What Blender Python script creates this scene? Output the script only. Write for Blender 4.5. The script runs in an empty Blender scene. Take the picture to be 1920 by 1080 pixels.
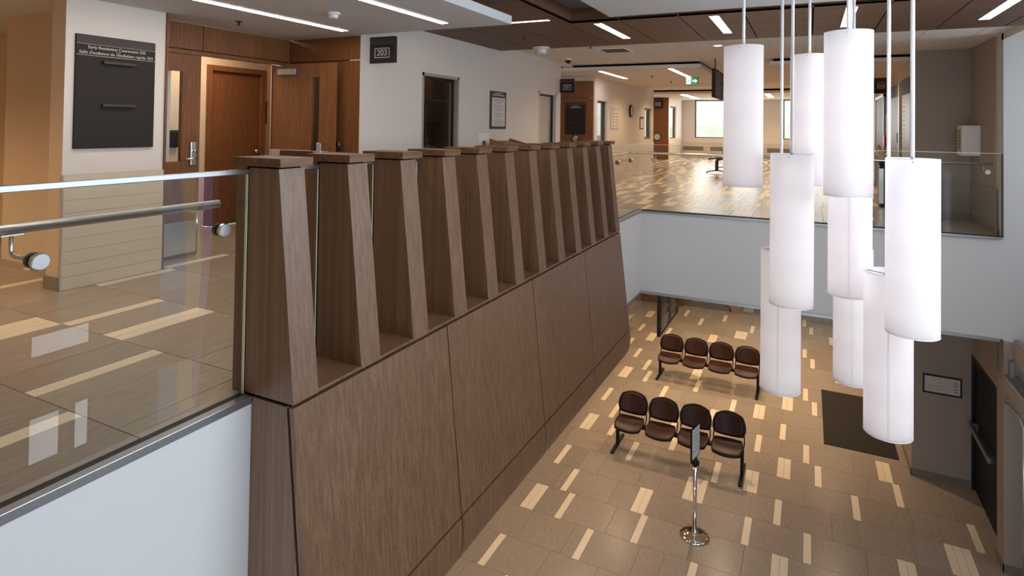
import bpy, math, random
from math import sin, cos, pi, radians, sqrt, atan2, hypot
from mathutils import Vector, Matrix

random.seed(7)
sc = bpy.context.scene
OZ = 5.45                       # the camera's height above the lower floor; heights below are given from the eye
LOW = -5.45                     # lower floor
UP = -1.30                      # upper floor
C = sc.collection

# ------------------------------------------------------------------ camera
cam_d = bpy.data.cameras.new('camera')
cam = bpy.data.objects.new('camera', cam_d); C.objects.link(cam)
yaw, pitch, roll, F, CY = 0.45842973, 0.01773529, 0.0138867, 1127.12453, 216.72987
fw = Vector((-sin(yaw)*cos(pitch), cos(yaw)*cos(pitch), sin(pitch)))
r0 = Vector((cos(yaw), sin(yaw), 0)); u0 = r0.cross(fw)
rr = cos(roll)*r0 + sin(roll)*u0; uu = rr.cross(fw)
m = Matrix((rr, uu, -fw)).transposed().to_4x4(); m.translation = Vector((0, 0, OZ))
cam.matrix_world = m
cam_d.sensor_width = 36.0; cam_d.lens = F/1920*36.0
cam_d.shift_y = -(540-CY)/1920
cam_d.clip_start = 0.05; cam_d.clip_end = 400
sc.camera = cam

# ------------------------------------------------------------------ world, exposure
sc.view_settings.view_transform = 'Standard'; sc.view_settings.look = 'None'
sc.view_settings.exposure = 0.0; sc.view_settings.gamma = 1.0
sc.view_settings.use_curve_mapping = False
w = bpy.data.worlds.new('world'); sc.world = w; w.use_nodes = True
bg = w.node_tree.nodes['Background']
bg.inputs[0].default_value = (0.86, 0.93, 1.0, 1); bg.inputs[1].default_value = 1.9
try:
    sc.cycles.max_bounces = 10; sc.cycles.transparent_max_bounces = 24
    sc.cycles.diffuse_bounces = 5; sc.cycles.glossy_bounces = 4
    sc.cycles.caustics_reflective = False; sc.cycles.caustics_refractive = False
    sc.cycles.sample_clamp_indirect = 6.0
except Exception:
    pass

def lamp(name, kind, loc, power, col, size=None, size_y=None, rot=(0, 0, 0), spot=None, blend=0.6, radius=None):
    d = bpy.data.lights.new(name, kind); d.energy = power; d.color = col
    if kind == 'AREA':
        d.shape = 'RECTANGLE'; d.size = size; d.size_y = size_y or size
    if kind == 'SPOT':
        d.spot_size = radians(spot); d.spot_blend = blend; d.shadow_soft_size = radius or 0.05
    if kind == 'POINT':
        d.shadow_soft_size = radius or 0.05
    o = bpy.data.objects.new(name, d); C.objects.link(o)
    o.location = (loc[0], loc[1], loc[2]+OZ); o.rotation_euler = rot
    return o
COOL = (0.80, 0.90, 1.0); WARM = (1.0, 0.66, 0.36); SOFTWARM = (1.0, 0.78, 0.56); NEUT = (1.0, 0.93, 0.88)
# daylight: area lights at the north windows, and for unseen windows south and east
lamp('daylight_south_high', 'AREA', (0.6, -2.7, 0.0), 3, COOL, 5.0, 2.0, (radians(90), 0, radians(0)))
lamp('daylight_east_high', 'AREA', (2.30, 3.0, 0.25), 215, COOL, 5.5, 1.2, (radians(90), 0, radians(90)))  # unseen source, set above what the balustrade glass mirrors
lamp('north_east_fill', 'AREA', (4.4, 8.4, 0.2), 45, COOL, 1.8, 1.4, (radians(90), 0, radians(90)))  # no window here; added to brighten the north-east wall
lamp('south_low_fill', 'AREA', (0.2, -2.7, -3.9), 260, COOL, 4.6, 2.4, (radians(46), 0, 0))  # unseen fill, added and tilted down to light the lower floor
lamp('daylight_north_window', 'AREA', (-3.3, 28.15, 0.45), 45, (1.0, 0.96, 0.92), 2.7, 1.7, (radians(-90), 0, 0))
lamp('daylight_north_window', 'AREA', (0.1, 28.15, 0.45), 30, (1.0, 0.96, 0.92), 2.1, 1.7, (radians(-90), 0, 0))
# recessed downlights of the lower lobby
for (x, y, p) in [(-3.3, 3.5, 26), (-3.3, 5.5, 30), (-3.3, 7.5, 34), (-3.3, 9.6, 40), (-3.3, 11.6, 60), (-3.3, 13.6, 60),
                  (-3.3, 15.6, 60), (-1.4, 11.6, 70), (-1.4, 13.6, 70), (-1.4, 15.6, 60), (-1.4, 17.6, 50), (0.4, 12.2, 55),
                  (0.4, 14.6, 70), (0.4, 17.0, 70), (-3.3, 17.9, 40)]:
    lamp('downlight', 'SPOT', (x, y, -2.62), p*(2.7 if y < 11 else 2.1), (1.0, 0.73, 0.46), spot=125, blend=0.8, radius=0.06)
# downlights of the upper hall
for (x, y, p) in [(-3.0, 10.0, 14), (-1.2, 9.5, 16), (-3.4, 14.9, 22), (-3.4, 18.0, 30), (-0.8, 14.0, 26), (-0.8, 18.5, 34),
                  (-3.6, 22.0, 36), (-0.8, 23.0, 36), (0.9, 12.6, 16), (0.9, 16.0, 22), (-3.8, 25.8, 30), (-1.2, 26.5, 26),
                  (-3.3, 13.0, 12), (-7.6, 1.0, 60), (-5.6, 0.8, 48), (-3.4, 0.2, 45), (-3.6, -0.8, 26), (-3.7, 2.3, 9), (-8.8, 0.4, 40)]:
    lamp('hall_downlight', 'SPOT', (x, y, 1.10 if x > -5 else 0.93), p*(3.6 if y < 9.2 else 3.7), WARM, spot=150, blend=0.9, radius=0.08)

# ------------------------------------------------------------------ materials
MATS = {}
def mat(name, col, rough=0.6, metal=0.0, emis=None, estr=0.0, spec=0.5, noise=None, bump=0.0, coat=0.0):
    m = bpy.data.materials.new(name); m.use_nodes = True
    nt = m.node_tree; b = nt.nodes['Principled BSDF']
    b.inputs['Base Color'].default_value = (*col, 1); b.inputs['Roughness'].default_value = rough
    b.inputs['Metallic'].default_value = metal; b.inputs['Specular IOR Level'].default_value = spec
    if coat: b.inputs['Coat Weight'].default_value = coat
    if emis is not None:
        b.inputs['Emission Color'].default_value = (*emis, 1); b.inputs['Emission Strength'].default_value = estr
    g = nt.nodes.new('ShaderNodeNewGeometry')
    mp = nt.nodes.new('ShaderNodeMapping'); nt.links.new(g.outputs['Position'], mp.inputs[0])
    n = nt.nodes.new('ShaderNodeTexNoise'); nt.links.new(mp.outputs[0], n.inputs['Vector'])
    sc_, amt = noise if noise else ((30, 30, 30), 0.04)
    mp.inputs['Scale'].default_value = sc_; n.inputs['Scale'].default_value = 1.0; n.inputs['Detail'].default_value = 4
    mx = nt.nodes.new('ShaderNodeMix'); mx.data_type = 'RGBA'
    mx.inputs[6].default_value = (*[c*(1-amt) for c in col], 1); mx.inputs[7].default_value = (*[min(1, c*(1+amt)) for c in col], 1)
    nt.links.new(n.outputs['Fac'], mx.inputs[0]); nt.links.new(mx.outputs[2], b.inputs['Base Color'])
    if bump:
        bp = nt.nodes.new('ShaderNodeBump'); bp.inputs['Strength'].default_value = bump; bp.inputs['Distance'].default_value = 0.002
        nt.links.new(n.outputs['Fac'], bp.inputs['Height']); nt.links.new(bp.outputs[0], b.inputs['Normal'])
    MATS[name] = m
    return m

def wood(name, a, b_, c_, scale=(42, 42, 1.2), rough=0.45, fine=260, spec=0.4):
    m = bpy.data.materials.new(name); m.use_nodes = True
    nt = m.node_tree; b = nt.nodes['Principled BSDF']
    b.inputs['Roughness'].default_value = rough; b.inputs['Specular IOR Level'].default_value = spec
    g = nt.nodes.new('ShaderNodeNewGeometry')
    def noise(s, det):
        mp = nt.nodes.new('ShaderNodeMapping'); nt.links.new(g.outputs['Position'], mp.inputs[0]); mp.inputs['Scale'].default_value = s
        n = nt.nodes.new('ShaderNodeTexNoise'); nt.links.new(mp.outputs[0], n.inputs['Vector'])
        n.inputs['Scale'].default_value = 1.0; n.inputs['Detail'].default_value = det; n.inputs['Roughness'].default_value = 0.6
        return n
    n1 = noise(scale, 5); k = fine/42.0
    n2 = noise(tuple(s*k if s > 5 else s*4 for s in scale), 2)
    rp = nt.nodes.new('ShaderNodeValToRGB'); cr = rp.color_ramp
    cr.elements[0].position = 0.30; cr.elements[0].color = (*a, 1)
    cr.elements[1].position = 0.72; cr.elements[1].color = (*c_, 1)
    e = cr.elements.new(0.5); e.color = (*b_, 1)
    nt.links.new(n1.outputs['Fac'], rp.inputs[0])
    mr = nt.nodes.new('ShaderNodeMapRange'); mr.inputs[1].default_value = 0.3; mr.inputs[2].default_value = 0.7
    mr.inputs[3].default_value = 0.60; mr.inputs[4].default_value = 1.22
    nt.links.new(n2.outputs['Fac'], mr.inputs[0])
    mx = nt.nodes.new('ShaderNodeVectorMath'); mx.operation = 'SCALE'
    nt.links.new(rp.outputs[0], mx.inputs[0]); nt.links.new(mr.outputs[0], mx.inputs['Scale'])
    nt.links.new(mx.outputs[0], b.inputs['Base Color'])
    MATS[name] = m
    return m

def tilemat(name, col, rough, var=0.12, streak=0.10):
    m = bpy.data.materials.new(name); m.use_nodes = True
    nt = m.node_tree; b = nt.nodes['Principled BSDF']
    b.inputs['Roughness'].default_value = rough; b.inputs['Specular IOR Level'].default_value = 0.5
    at = nt.nodes.new('ShaderNodeAttribute'); at.attribute_name = 'tint'
    g = nt.nodes.new('ShaderNodeNewGeometry')
    mp = nt.nodes.new('ShaderNodeMapping'); nt.links.new(g.outputs['Position'], mp.inputs[0]); mp.inputs['Scale'].default_value = (90, 7, 8)
    n = nt.nodes.new('ShaderNodeTexNoise'); nt.links.new(mp.outputs[0], n.inputs['Vector']); n.inputs['Scale'].default_value = 1.0; n.inputs['Detail'].default_value = 6
    m1 = nt.nodes.new('ShaderNodeMapRange'); m1.inputs[1].default_value = 0.3; m1.inputs[2].default_value = 0.7
    m1.inputs[3].default_value = 1-streak; m1.inputs[4].default_value = 1+streak; nt.links.new(n.outputs['Fac'], m1.inputs[0])
    m2 = nt.nodes.new('ShaderNodeMapRange'); m2.inputs[3].default_value = 1-var; m2.inputs[4].default_value = 1+var
    nt.links.new(at.outputs['Fac'], m2.inputs[0])
    mu = nt.nodes.new('ShaderNodeMath'); mu.operation = 'MULTIPLY'; nt.links.new(m1.outputs[0], mu.inputs[0]); nt.links.new(m2.outputs[0], mu.inputs[1])
    v = nt.nodes.new('ShaderNodeVectorMath'); v.operation = 'SCALE'; v.inputs[0].default_value = col
    nt.links.new(mu.outputs[0], v.inputs['Scale']); nt.links.new(v.outputs[0], b.inputs['Base Color'])
    MATS[name] = m
    return m

def glass(name, tint, refl=1.0, rough=0.0, ior=1.5):
    m = bpy.data.materials.new(name); m.use_nodes = True
    nt = m.node_tree; nt.nodes.clear()
    out = nt.nodes.new('ShaderNodeOutputMaterial'); tr = nt.nodes.new('ShaderNodeBsdfTransparent'); gl = nt.nodes.new('ShaderNodeBsdfGlossy')
    tr.inputs[0].default_value = (*tint, 1); gl.inputs['Roughness'].default_value = rough
    fr = nt.nodes.new('ShaderNodeFresnel'); fr.inputs[0].default_value = ior
    ge = nt.nodes.new('ShaderNodeNewGeometry'); iv = nt.nodes.new('ShaderNodeMath'); iv.operation = 'SUBTRACT'; iv.inputs[0].default_value = 1.0
    nt.links.new(ge.outputs['Backfacing'], iv.inputs[1])
    mu = nt.nodes.new('ShaderNodeMath'); mu.operation = 'MULTIPLY'; nt.links.new(fr.outputs[0], mu.inputs[0]); nt.links.new(iv.outputs[0], mu.inputs[1])
    mu2 = nt.nodes.new('ShaderNodeMath'); mu2.operation = 'MULTIPLY'; mu2.inputs[1].default_value = refl; nt.links.new(mu.outputs[0], mu2.inputs[0])
    mx = nt.nodes.new('ShaderNodeMixShader'); nt.links.new(mu2.outputs[0], mx.inputs[0]); nt.links.new(tr.outputs[0], mx.inputs[1]); nt.links.new(gl.outputs[0], mx.inputs[2])
    nt.links.new(mx.outputs[0], out.inputs[0])
    MATS[name] = m
    return m

def fabric(name, col):
    m = bpy.data.materials.new(name); m.use_nodes = True
    nt = m.node_tree; nt.nodes.clear()
    out = nt.nodes.new('ShaderNodeOutputMaterial'); tl = nt.nodes.new('ShaderNodeBsdfTranslucent'); df = nt.nodes.new('ShaderNodeBsdfDiffuse')
    n = nt.nodes.new('ShaderNodeTexNoise'); g = nt.nodes.new('ShaderNodeNewGeometry'); mp = nt.nodes.new('ShaderNodeMapping')
    mp.inputs['Scale'].default_value = (300, 300, 6); nt.links.new(g.outputs['Position'], mp.inputs[0]); nt.links.new(mp.outputs[0], n.inputs['Vector'])
    n.inputs['Scale'].default_value = 1
    mr = nt.nodes.new('ShaderNodeMapRange'); mr.inputs[3].default_value = 0.97; mr.inputs[4].default_value = 1.03; nt.links.new(n.outputs['Fac'], mr.inputs[0])
    v = nt.nodes.new('ShaderNodeVectorMath'); v.operation = 'SCALE'; v.inputs[0].default_value = col; nt.links.new(mr.outputs[0], v.inputs['Scale'])
    nt.links.new(v.outputs[0], tl.inputs[0]); nt.links.new(v.outputs[0], df.inputs[0])
    mx = nt.nodes.new('ShaderNodeMixShader'); mx.inputs[0].default_value = 0.45
    nt.links.new(tl.outputs[0], mx.inputs[1]); nt.links.new(df.outputs[0], mx.inputs[2]); nt.links.new(mx.outputs[0], out.inputs[0])
    MATS[name] = m
    return m

WH = mat('white_paint', (0.60, 0.61, 0.62), 0.7, noise=((60, 60, 60), 0.015))
WALLW = mat('warm_white_paint', (0.66, 0.61, 0.56), 0.7, noise=((60, 60, 60), 0.015))
PEACH = mat('peach_paint', (0.60, 0.47, 0.34), 0.7, noise=((60, 60, 60), 0.015))
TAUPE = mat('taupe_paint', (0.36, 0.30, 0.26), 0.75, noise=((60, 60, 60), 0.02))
CEILW = mat('ceiling_white', (0.72, 0.68, 0.64), 0.85, noise=((60, 60, 60), 0.015))
CEILG = mat('ceiling_grey', (0.16, 0.17, 0.17), 0.8)
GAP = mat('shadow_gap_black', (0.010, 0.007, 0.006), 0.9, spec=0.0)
DGREY = mat('dark_grey_trim', (0.10, 0.095, 0.085), 0.6)
WAIN = mat('wainscot_tile_glaze', (0.60, 0.51, 0.40), 0.35, noise=((20, 20, 90), 0.05))
GROUT = mat('grout', (0.16, 0.13, 0.10), 0.9)
BASET = mat('base_tile', (0.20, 0.165, 0.13), 0.45, noise=((60, 8, 60), 0.12))
TILE = tilemat('floor_tile', (0.30, 0.243, 0.195), 0.27, 0.09, 0.14)
STRIP = tilemat('light_strip_tile', (0.74, 0.62, 0.47), 0.30, 0.04, 0.03)
WALN = wood('walnut_laminate', (0.102, 0.045, 0.017), (0.150, 0.070, 0.030), (0.210, 0.110, 0.056), (60, 60, 0.45), 0.46, 300, 0.95)
WALNH = wood('walnut_laminate_cap', (0.102, 0.045, 0.017), (0.150, 0.070, 0.030), (0.210, 0.110, 0.056), (42, 1.2, 42))
CEILWOOD = wood('walnut_ceiling', (0.105, 0.052, 0.030), (0.145, 0.074, 0.044), (0.190, 0.100, 0.060), (1.2, 36, 36), 0.55)
DOORW = wood('anigre_door_wood', (0.165, 0.062, 0.020), (0.205, 0.080, 0.027), (0.25, 0.100, 0.036), (50, 50, 2.0), 0.42)
DARKW = wood('bench_wood', (0.024, 0.009, 0.006), (0.038, 0.014, 0.009), (0.058, 0.021, 0.013), (14, 60, 14), 0.42, spec=0.22)
STEEL = mat('brushed_steel', (0.62, 0.62, 0.61), 0.28, 1.0, noise=((4, 200, 200), 0.08))
ALU = mat('satin_aluminium', (0.38, 0.40, 0.42), 0.35, 1.0, noise=((6, 6, 160), 0.05))
CHROME = mat('polished_chrome', (0.80, 0.79, 0.77), 0.07, 1.0)
BRONZE = mat('bronze_hardware', (0.10, 0.075, 0.055), 0.35, 0.8)
BLACK = mat('black_plastic', (0.012, 0.011, 0.012), 0.45, spec=0.3)
BLACKM = mat('black_powder_metal', (0.008, 0.007, 0.008), 0.55, spec=0.25)
NAVY = mat('dark_navy_metal', (0.018, 0.020, 0.040), 0.4)
SIGN = mat('charcoal_sign', (0.026, 0.020, 0.020), 0.6, spec=0.2, noise=((80, 80, 80), 0.08))
SIGNG = mat('sign_header_grey', (0.062, 0.052, 0.050), 0.6, spec=0.2, noise=((6, 6, 220), 0.25))
LEDGE = mat('dark_bronze_ledge', (0.045, 0.028, 0.022), 0.6)
INK = mat('sign_lettering', (0.62, 0.57, 0.50), 0.6)
PAPER = mat('paper', (0.62, 0.58, 0.56), 0.8)
PAPERINK = mat('paper_ink', (0.14, 0.11, 0.11), 0.8)
DGLASS = mat('dark_room_glass', (0.045, 0.035, 0.027), 0.06, spec=0.6)
GL = glass('balustrade_glass', (0.965, 0.985, 0.97), 1.1)
GLW = glass('window_glass', (0.93, 0.96, 0.97), 0.9)
GLEDGE = mat('glass_edge_green', (0.70, 0.68, 0.50), 0.2)
MATC = mat('entrance_mat_fibre', (0.016, 0.012, 0.009), 0.95, noise=((160, 160, 160), 0.5), bump=0.6)
SHADE = fabric('pendant_fabric', (0.90, 0.872, 0.885))
WPAINT = mat('white_enamel', (0.78, 0.77, 0.77), 0.4)
LED = mat('light_diffuser', (0.9, 0.9, 0.9), 0.5, emis=(1.0, 0.86, 0.76), estr=24.0)
LEDW = mat('warm_light_diffuser', (0.9, 0.9, 0.9), 0.5, emis=(1.0, 0.80, 0.60), estr=7.0)
GREEN = mat('exit_green', (0.005, 0.11, 0.05), 0.4, emis=(0.0, 0.25, 0.11), estr=0.35)
EXITW = mat('exit_white', (0.8, 0.85, 0.82), 0.4, emis=(0.8, 1.0, 0.9), estr=0.7)
RED = mat('alarm_red', (0.5, 0.02, 0.015), 0.4)
LEAF = mat('shrub_leaves', (0.16, 0.24, 0.05), 0.8, noise=((9, 9, 9), 0.6))
GRASS = mat('pale_dry_grass', (0.62, 0.62, 0.44), 0.9, noise=((1.5, 1.5, 1.5), 0.25))
BRICKR = mat('red_brick', (0.34, 0.12, 0.08), 0.9, noise=((8, 8, 8), 0.2))
LAM = mat('lectern_oak', (0.28, 0.13, 0.05), 0.45, noise=((30, 30, 3), 0.2))

# ------------------------------------------------------------------ mesh helpers (eye-level heights, OZ added on build)
class MB:
    def __init__(s): s.v = []; s.f = []; s.m = []; s.sm = []; s.t = []
    def quad(s, pts, mi=0, smooth=False, tint=0.5):
        k = len(s.v); s.v += [tuple(p) for p in pts]; s.f.append(tuple(range(k, k+len(pts)))); s.m.append(mi); s.sm.append(smooth); s.t.append(tint); return s
    def add(s, vs, fs, mi=0, smooth=False, tint=0.5):
        k = len(s.v); s.v += [tuple(p) for p in vs]
        for f in fs: s.f.append(tuple(i+k for i in f)); s.m.append(mi); s.sm.append(smooth); s.t.append(tint)
        return s
    def box(s, x0, x1, y0, y1, z0, z1, mi=0, tint=0.5):
        v = [(x0, y0, z0), (x1, y0, z0), (x1, y1, z0), (x0, y1, z0), (x0, y0, z1), (x1, y0, z1), (x1, y1, z1), (x0, y1, z1)]
        return s.add(v, [(0, 3, 2, 1), (4, 5, 6, 7), (0, 1, 5, 4), (1, 2, 6, 5), (2, 3, 7, 6), (3, 0, 4, 7)], mi, False, tint)
    def prism(s, prof, y0, y1, mi=0, smooth=False):       # prof: (x,z) loop counter-clockwise, extruded along y
        n = len(prof); v = [(x, y0, z) for x, z in prof]+[(x, y1, z) for x, z in prof]
        s.add(v, [tuple(range(n))[::1], tuple(range(2*n-1, n-1, -1))], mi)
        k = len(s.v)-2*n
        for i in range(n):
            j = (i+1) % n
            s.f.append((k+i, k+n+i, k+n+j, k+j)); s.m.append(mi); s.sm.append(smooth); s.t.append(0.5)
        return s
    def poly(s, pts, off, mi=0):                       # flat polygon pts extruded by the vector off
        n = len(pts); o = Vector(off); v = [Vector(p) for p in pts]; v += [p+o for p in v]
        s.add(v, [tuple(range(n)), tuple(range(2*n-1, n-1, -1))]+[(i, n+i, n+(i+1) % n, (i+1) % n) for i in range(n)], mi); return s
    def tube(s, pts, r, n=12, mi=0, caps=True):
        pts = [Vector(p) for p in pts]; rs = r if isinstance(r, (list, tuple)) else [r]*len(pts)
        k = len(s.v); up = None
        for i, p in enumerate(pts):
            d = (pts[min(i+1, len(pts)-1)]-pts[max(i-1, 0)]).normalized()
            if up is None:
                up = Vector((0, 0, 1)) if abs(d.z) < 0.9 else Vector((1, 0, 0))
            a = d.cross(up).normalized(); b = a.cross(d).normalized(); up = b
            for j in range(n):
                t = 2*pi*j/n; s.v.append(tuple(p+(a*cos(t)+b*sin(t))*rs[i]))
        for i in range(len(pts)-1):
            for j in range(n):
                j2 = (j+1) % n
                s.f.append((k+i*n+j, k+i*n+j2, k+(i+1)*n+j2, k+(i+1)*n+j)); s.m.append(mi); s.sm.append(True); s.t.append(0.5)
        if caps:
            s.f.append(tuple(k+j for j in range(n))[::-1]); s.f.append(tuple(k+(len(pts)-1)*n+j for j in range(n)))
            s.m += [mi, mi]; s.sm += [False, False]; s.t += [0.5, 0.5]
        return s
    def lathe(s, prof, cx, cy, n=32, mi=0, cz=0.0, axis='z', closed=False):    # prof: (r, h)
        k = len(s.v)
        for r, h in prof:
            for j in range(n):
                t = 2*pi*j/n
                if axis == 'z': s.v.append((cx+r*cos(t), cy+r*sin(t), cz+h))
                elif axis == 'x': s.v.append((cx+h, cy+r*cos(t), cz+r*sin(t)))
                else: s.v.append((cx+r*cos(t), cy+h, cz+r*sin(t)))
        for i in range(len(prof)-1):
            for j in range(n):
                j2 = (j+1) % n
                s.f.append((k+i*n+j, k+i*n+j2, k+(i+1)*n+j2, k+(i+1)*n+j)); s.m.append(mi); s.sm.append(True); s.t.append(0.5)
        return s
    def flat(s): s.sm = [False]*len(s.sm); return s
    def shell(s, fn, nu=14, nv=12, th=0.012, mi=0):      # thin curved board with a rounded outline
        P = [[Vector(fn(-1+2*i/nu, -1+2*j/nv)) for j in range(nv+1)] for i in range(nu+1)]
        def nrm(i, j):
            a = P[min(i+1, nu)][j]-P[max(i-1, 0)][j]; b = P[i][min(j+1, nv)]-P[i][max(j-1, 0)]
            c = a.cross(b); return c.normalized() if c.length > 1e-9 else Vector((0, 0, 1))
        k = len(s.v); W = nv+1; N = (nu+1)*W
        for sgn in (0.5, -0.5):
            for i in range(nu+1):
                for j in range(nv+1): s.v.append(tuple(P[i][j]+nrm(i, j)*th*sgn))
        def F_(*q): s.f.append(q); s.m.append(mi); s.sm.append(True); s.t.append(0.5)
        for i in range(nu):
            for j in range(nv):
                a = k+i*W+j; F_(a, a+W, a+W+1, a+1); F_(a+N, a+N+1, a+N+W+1, a+N+W)
        rim = [(i, 0) for i in range(nu)]+[(nu, j) for j in range(nv)]+[(i, nv) for i in range(nu, 0, -1)]+[(0, j) for j in range(nv, 0, -1)]
        for q in range(len(rim)):
            a = rim[q]; b = rim[(q+1) % len(rim)]; ia = k+a[0]*W+a[1]; ib = k+b[0]*W+b[1]
            F_(ia, ia+N, ib+N, ib)
        return s
    def build(s, name, mats, parent=None, bevel=0.0, tint=False):
        xs = [p[0] for p in s.v]; ys = [p[1] for p in s.v]; zs = [p[2] for p in s.v]
        base = Vector(((min(xs)+max(xs))/2, (min(ys)+max(ys))/2, min(zs)))
        pl = Vector(parent['_o']) if parent is not None else None
        me = bpy.data.meshes.new(name)
        me.from_pydata([tuple(Vector(p)-base) for p in s.v], [], s.f)
        mats = mats if isinstance(mats, (list, tuple)) else [mats]
        for q in mats: me.materials.append(q)
        me.polygons.foreach_set('material_index', s.m); me.polygons.foreach_set('use_smooth', s.sm)
        if tint:
            at = me.attributes.new('tint', 'FLOAT', 'FACE'); at.data.foreach_set('value', s.t)
        me.update()
        o = bpy.data.objects.new(name, me); C.objects.link(o)
        if parent is not None:
            o.parent = parent; o.location = base-pl
        else:
            o.location = base+Vector((0, 0, OZ))
        o['_o'] = tuple(base)
        if bevel:
            b = o.modifiers.new('bevel', 'BEVEL'); b.width = bevel; b.segments = 2; b.limit_method = 'ANGLE'
        return o

def thing(name, label, cat, loc, group=None, kind=None, rz=0.0):
    o = bpy.data.objects.new(name, None); C.objects.link(o); o.empty_display_size = 0.1
    o.location = (loc[0], loc[1], loc[2]+OZ); o.rotation_euler = (0, 0, rz); o['_o'] = tuple(loc)
    if kind: o['kind'] = kind
    else: o['label'] = label; o['category'] = cat
    if group: o['group'] = group
    return o
def tag(o, label, cat, group=None):
    o['label'] = label; o['category'] = cat
    if group: o['group'] = group
    return o
def struct(o): o['kind'] = 'structure'; return o
def wallbox(name, boxes, m):
    b = MB()
    for q in boxes: b.box(*q)
    return struct(b.build(name, m))
def text(name, s, size, loc, facing, m, parent, align='CENTER', depth=0.002, sx=1.0):
    cu = bpy.data.curves.new(name, 'FONT'); cu.body = s; cu.size = size; cu.align_x = align; cu.align_y = 'CENTER'; cu.extrude = depth
    tmp = bpy.data.objects.new(name+'_c', cu); C.objects.link(tmp)
    me = bpy.data.meshes.new_from_object(tmp.evaluated_get(bpy.context.evaluated_depsgraph_get()))
    bpy.data.objects.remove(tmp); me.materials.clear(); me.materials.append(m)
    X, Z = {'-y': (Vector((1, 0, 0)), Vector((0, -1, 0))), '+x': (Vector((0, 1, 0)), Vector((1, 0, 0))), '-x': (Vector((0, -1, 0)), Vector((-1, 0, 0)))}[facing]
    M = Matrix((X*sx, Vector((0, 0, 1)), Z)).transposed().to_4x4()
    me.transform(M)
    o = bpy.data.objects.new(name, me); C.objects.link(o)
    o.parent = parent; o.location = Vector(loc)-Vector(parent['_o'])
    return o
def copy_tree(o, parent=None):
    c = o.copy(); C.objects.link(c)
    if parent is not None: c.parent = parent
    for ch in list(o.children): copy_tree(ch, c)
    return c

# ------------------------------------------------------------------ floors
PITCH = 0.634; G = 0.0028; SW = 0.098
def tiled_floor(name, zf, x0, x1, y0, y1, phase, known, seed, dens, holes=None):
    rnd = random.Random(seed); mb = MB()
    def inside(x, y): return not (holes and holes(x, y))
    k0 = int(math.floor((y0-phase)/PITCH))-1
    k = k0
    while phase+k*PITCH < y1:
        ya = phase+k*PITCH; yb = ya+PITCH; k += 1
        a = max(ya, y0); b = min(yb, y1)
        if b-a < 0.02: continue
        st = [(x, n) for (x, y, n) in known if ya <= y < yb]
        if not st and dens and not any(abs(y-(ya+yb)/2) < (3 if len(known) > 2 else 0.6)*PITCH for (_, y, _) in known):
            xx = x0+rnd.uniform(0.1, 0.9)
            while xx < x1-0.4:
                st.append((xx, rnd.choice([1, 1, 1, 2, 1, 3]))); xx += rnd.uniform(0.45, 1.15)/dens
        st = sorted(set(st)); last = -99; segs = []
        for x, n in st:
            l, r = x-n*SW/2, x+n*SW/2
            if l < last+0.05 or l < x0 or r > x1: continue
            segs.append((l, r, n)); last = r
        cur = x0
        def fill(p, q):
            while q-p > 0.001:
                wdt = 0.634*rnd.choice([1, 1, 1, 0.5])
                e = q if q-p-wdt < 0.12 else p+wdt
                tt = rnd.random()
                parts = [(a, b)]
                for (u, v) in parts:
                    if inside((p+e)/2, (u+v)/2):
                        mb.box(p+G, e-G, u+G, v-G, zf-0.012, zf, 0, tt)
                p = e
        for l, r, n in segs:
            fill(cur, l)
            for i in range(n):
                if inside(l+(i+0.5)*SW, (a+b)/2):
                    mb.box(l+i*SW+G*0.7, l+(i+1)*SW-G*0.7, a+G, b-G, zf-0.012, zf, 1, rnd.random())
            cur = r
        fill(cur, x1)
    mb.box(x0, x1, y0, y1, zf-0.03, zf-0.0022, 2)
    return struct(mb.build(name, [TILE, STRIP, GROUT], tint=True))

lowstr = [(-3.67, 12.04, 1), (-3.32, 11.37, 1), (-3.62, 10.73, 2), (-2.66, 12.68, 1), (-2.09, 13.3, 1), (-1.31, 12.65, 1), (-1.53, 12.05, 3),
 (-0.83, 12.64, 2), (-0.35, 13.28, 2), (-0.03, 13.9, 1), (0.13, 13.27, 1), (-0.39, 11.99, 1), (-0.76, 11.35, 1), (-0.01, 11.36, 1), (-0.33, 10.7, 2),
 (0.16, 10.7, 1), (-2.2, 11.3, 1), (-3.15, 10.65, 1), (-2.64, 10.12, 1), (-2.07, 10.6, 1), (-3.65, 9.52, 1), (-1.29, 10.1, 1), (-0.77, 10.1, 2),
 (-1.51, 9.5, 3), (-3.28, 8.9, 1), (-2.16, 8.9, 2), (-3.6, 8.24, 2), (-3.12, 8.25, 1), (-0.37, 9.49, 1), (-2.04, 8.23, 1), (-0.73, 8.87, 1),
 (-2.62, 7.6, 1), (0.01, 8.87, 1), (-3.63, 6.96, 1), (-0.3, 8.28, 2), (-1.26, 7.65, 1), (-3.23, 6.35, 1), (1.11, 11.37, 2), (1.23, 10.7, 1),
 (0.64, 10.09, 1), (2.04, 10.08, 1), (1.77, 9.47, 3), (1.13, 8.9, 2), (-4.07, 16.5, 1), (-4.14, 17.79, 2), (-3.65, 15.85, 2), (-3.69, 14.61, 1),
 (-3.31, 13.95, 1), (-3.15, 13.3, 1), (-3.64, 13.3, 2), (-4.05, 15.25, 1), (-4.59, 17.2, 1), (-3.34, 16.5, 1), (-3.2, 18.46, 1), (-2.7, 17.8, 1),
 (-2.21, 16.5, 2), (-2.1, 15.93, 1), (-2.13, 18.5, 1), (-1.58, 17.15, 3), (-1.35, 17.8, 1), (-1.6, 19.68, 3), (-0.08, 19.06, 1), (0.09, 18.45, 1),
 (0.55, 17.8, 1), (-0.06, 16.5, 1), (0.11, 15.88, 1), (0.59, 15.15, 1), (-2.21, 13.9, 2)]
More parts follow.
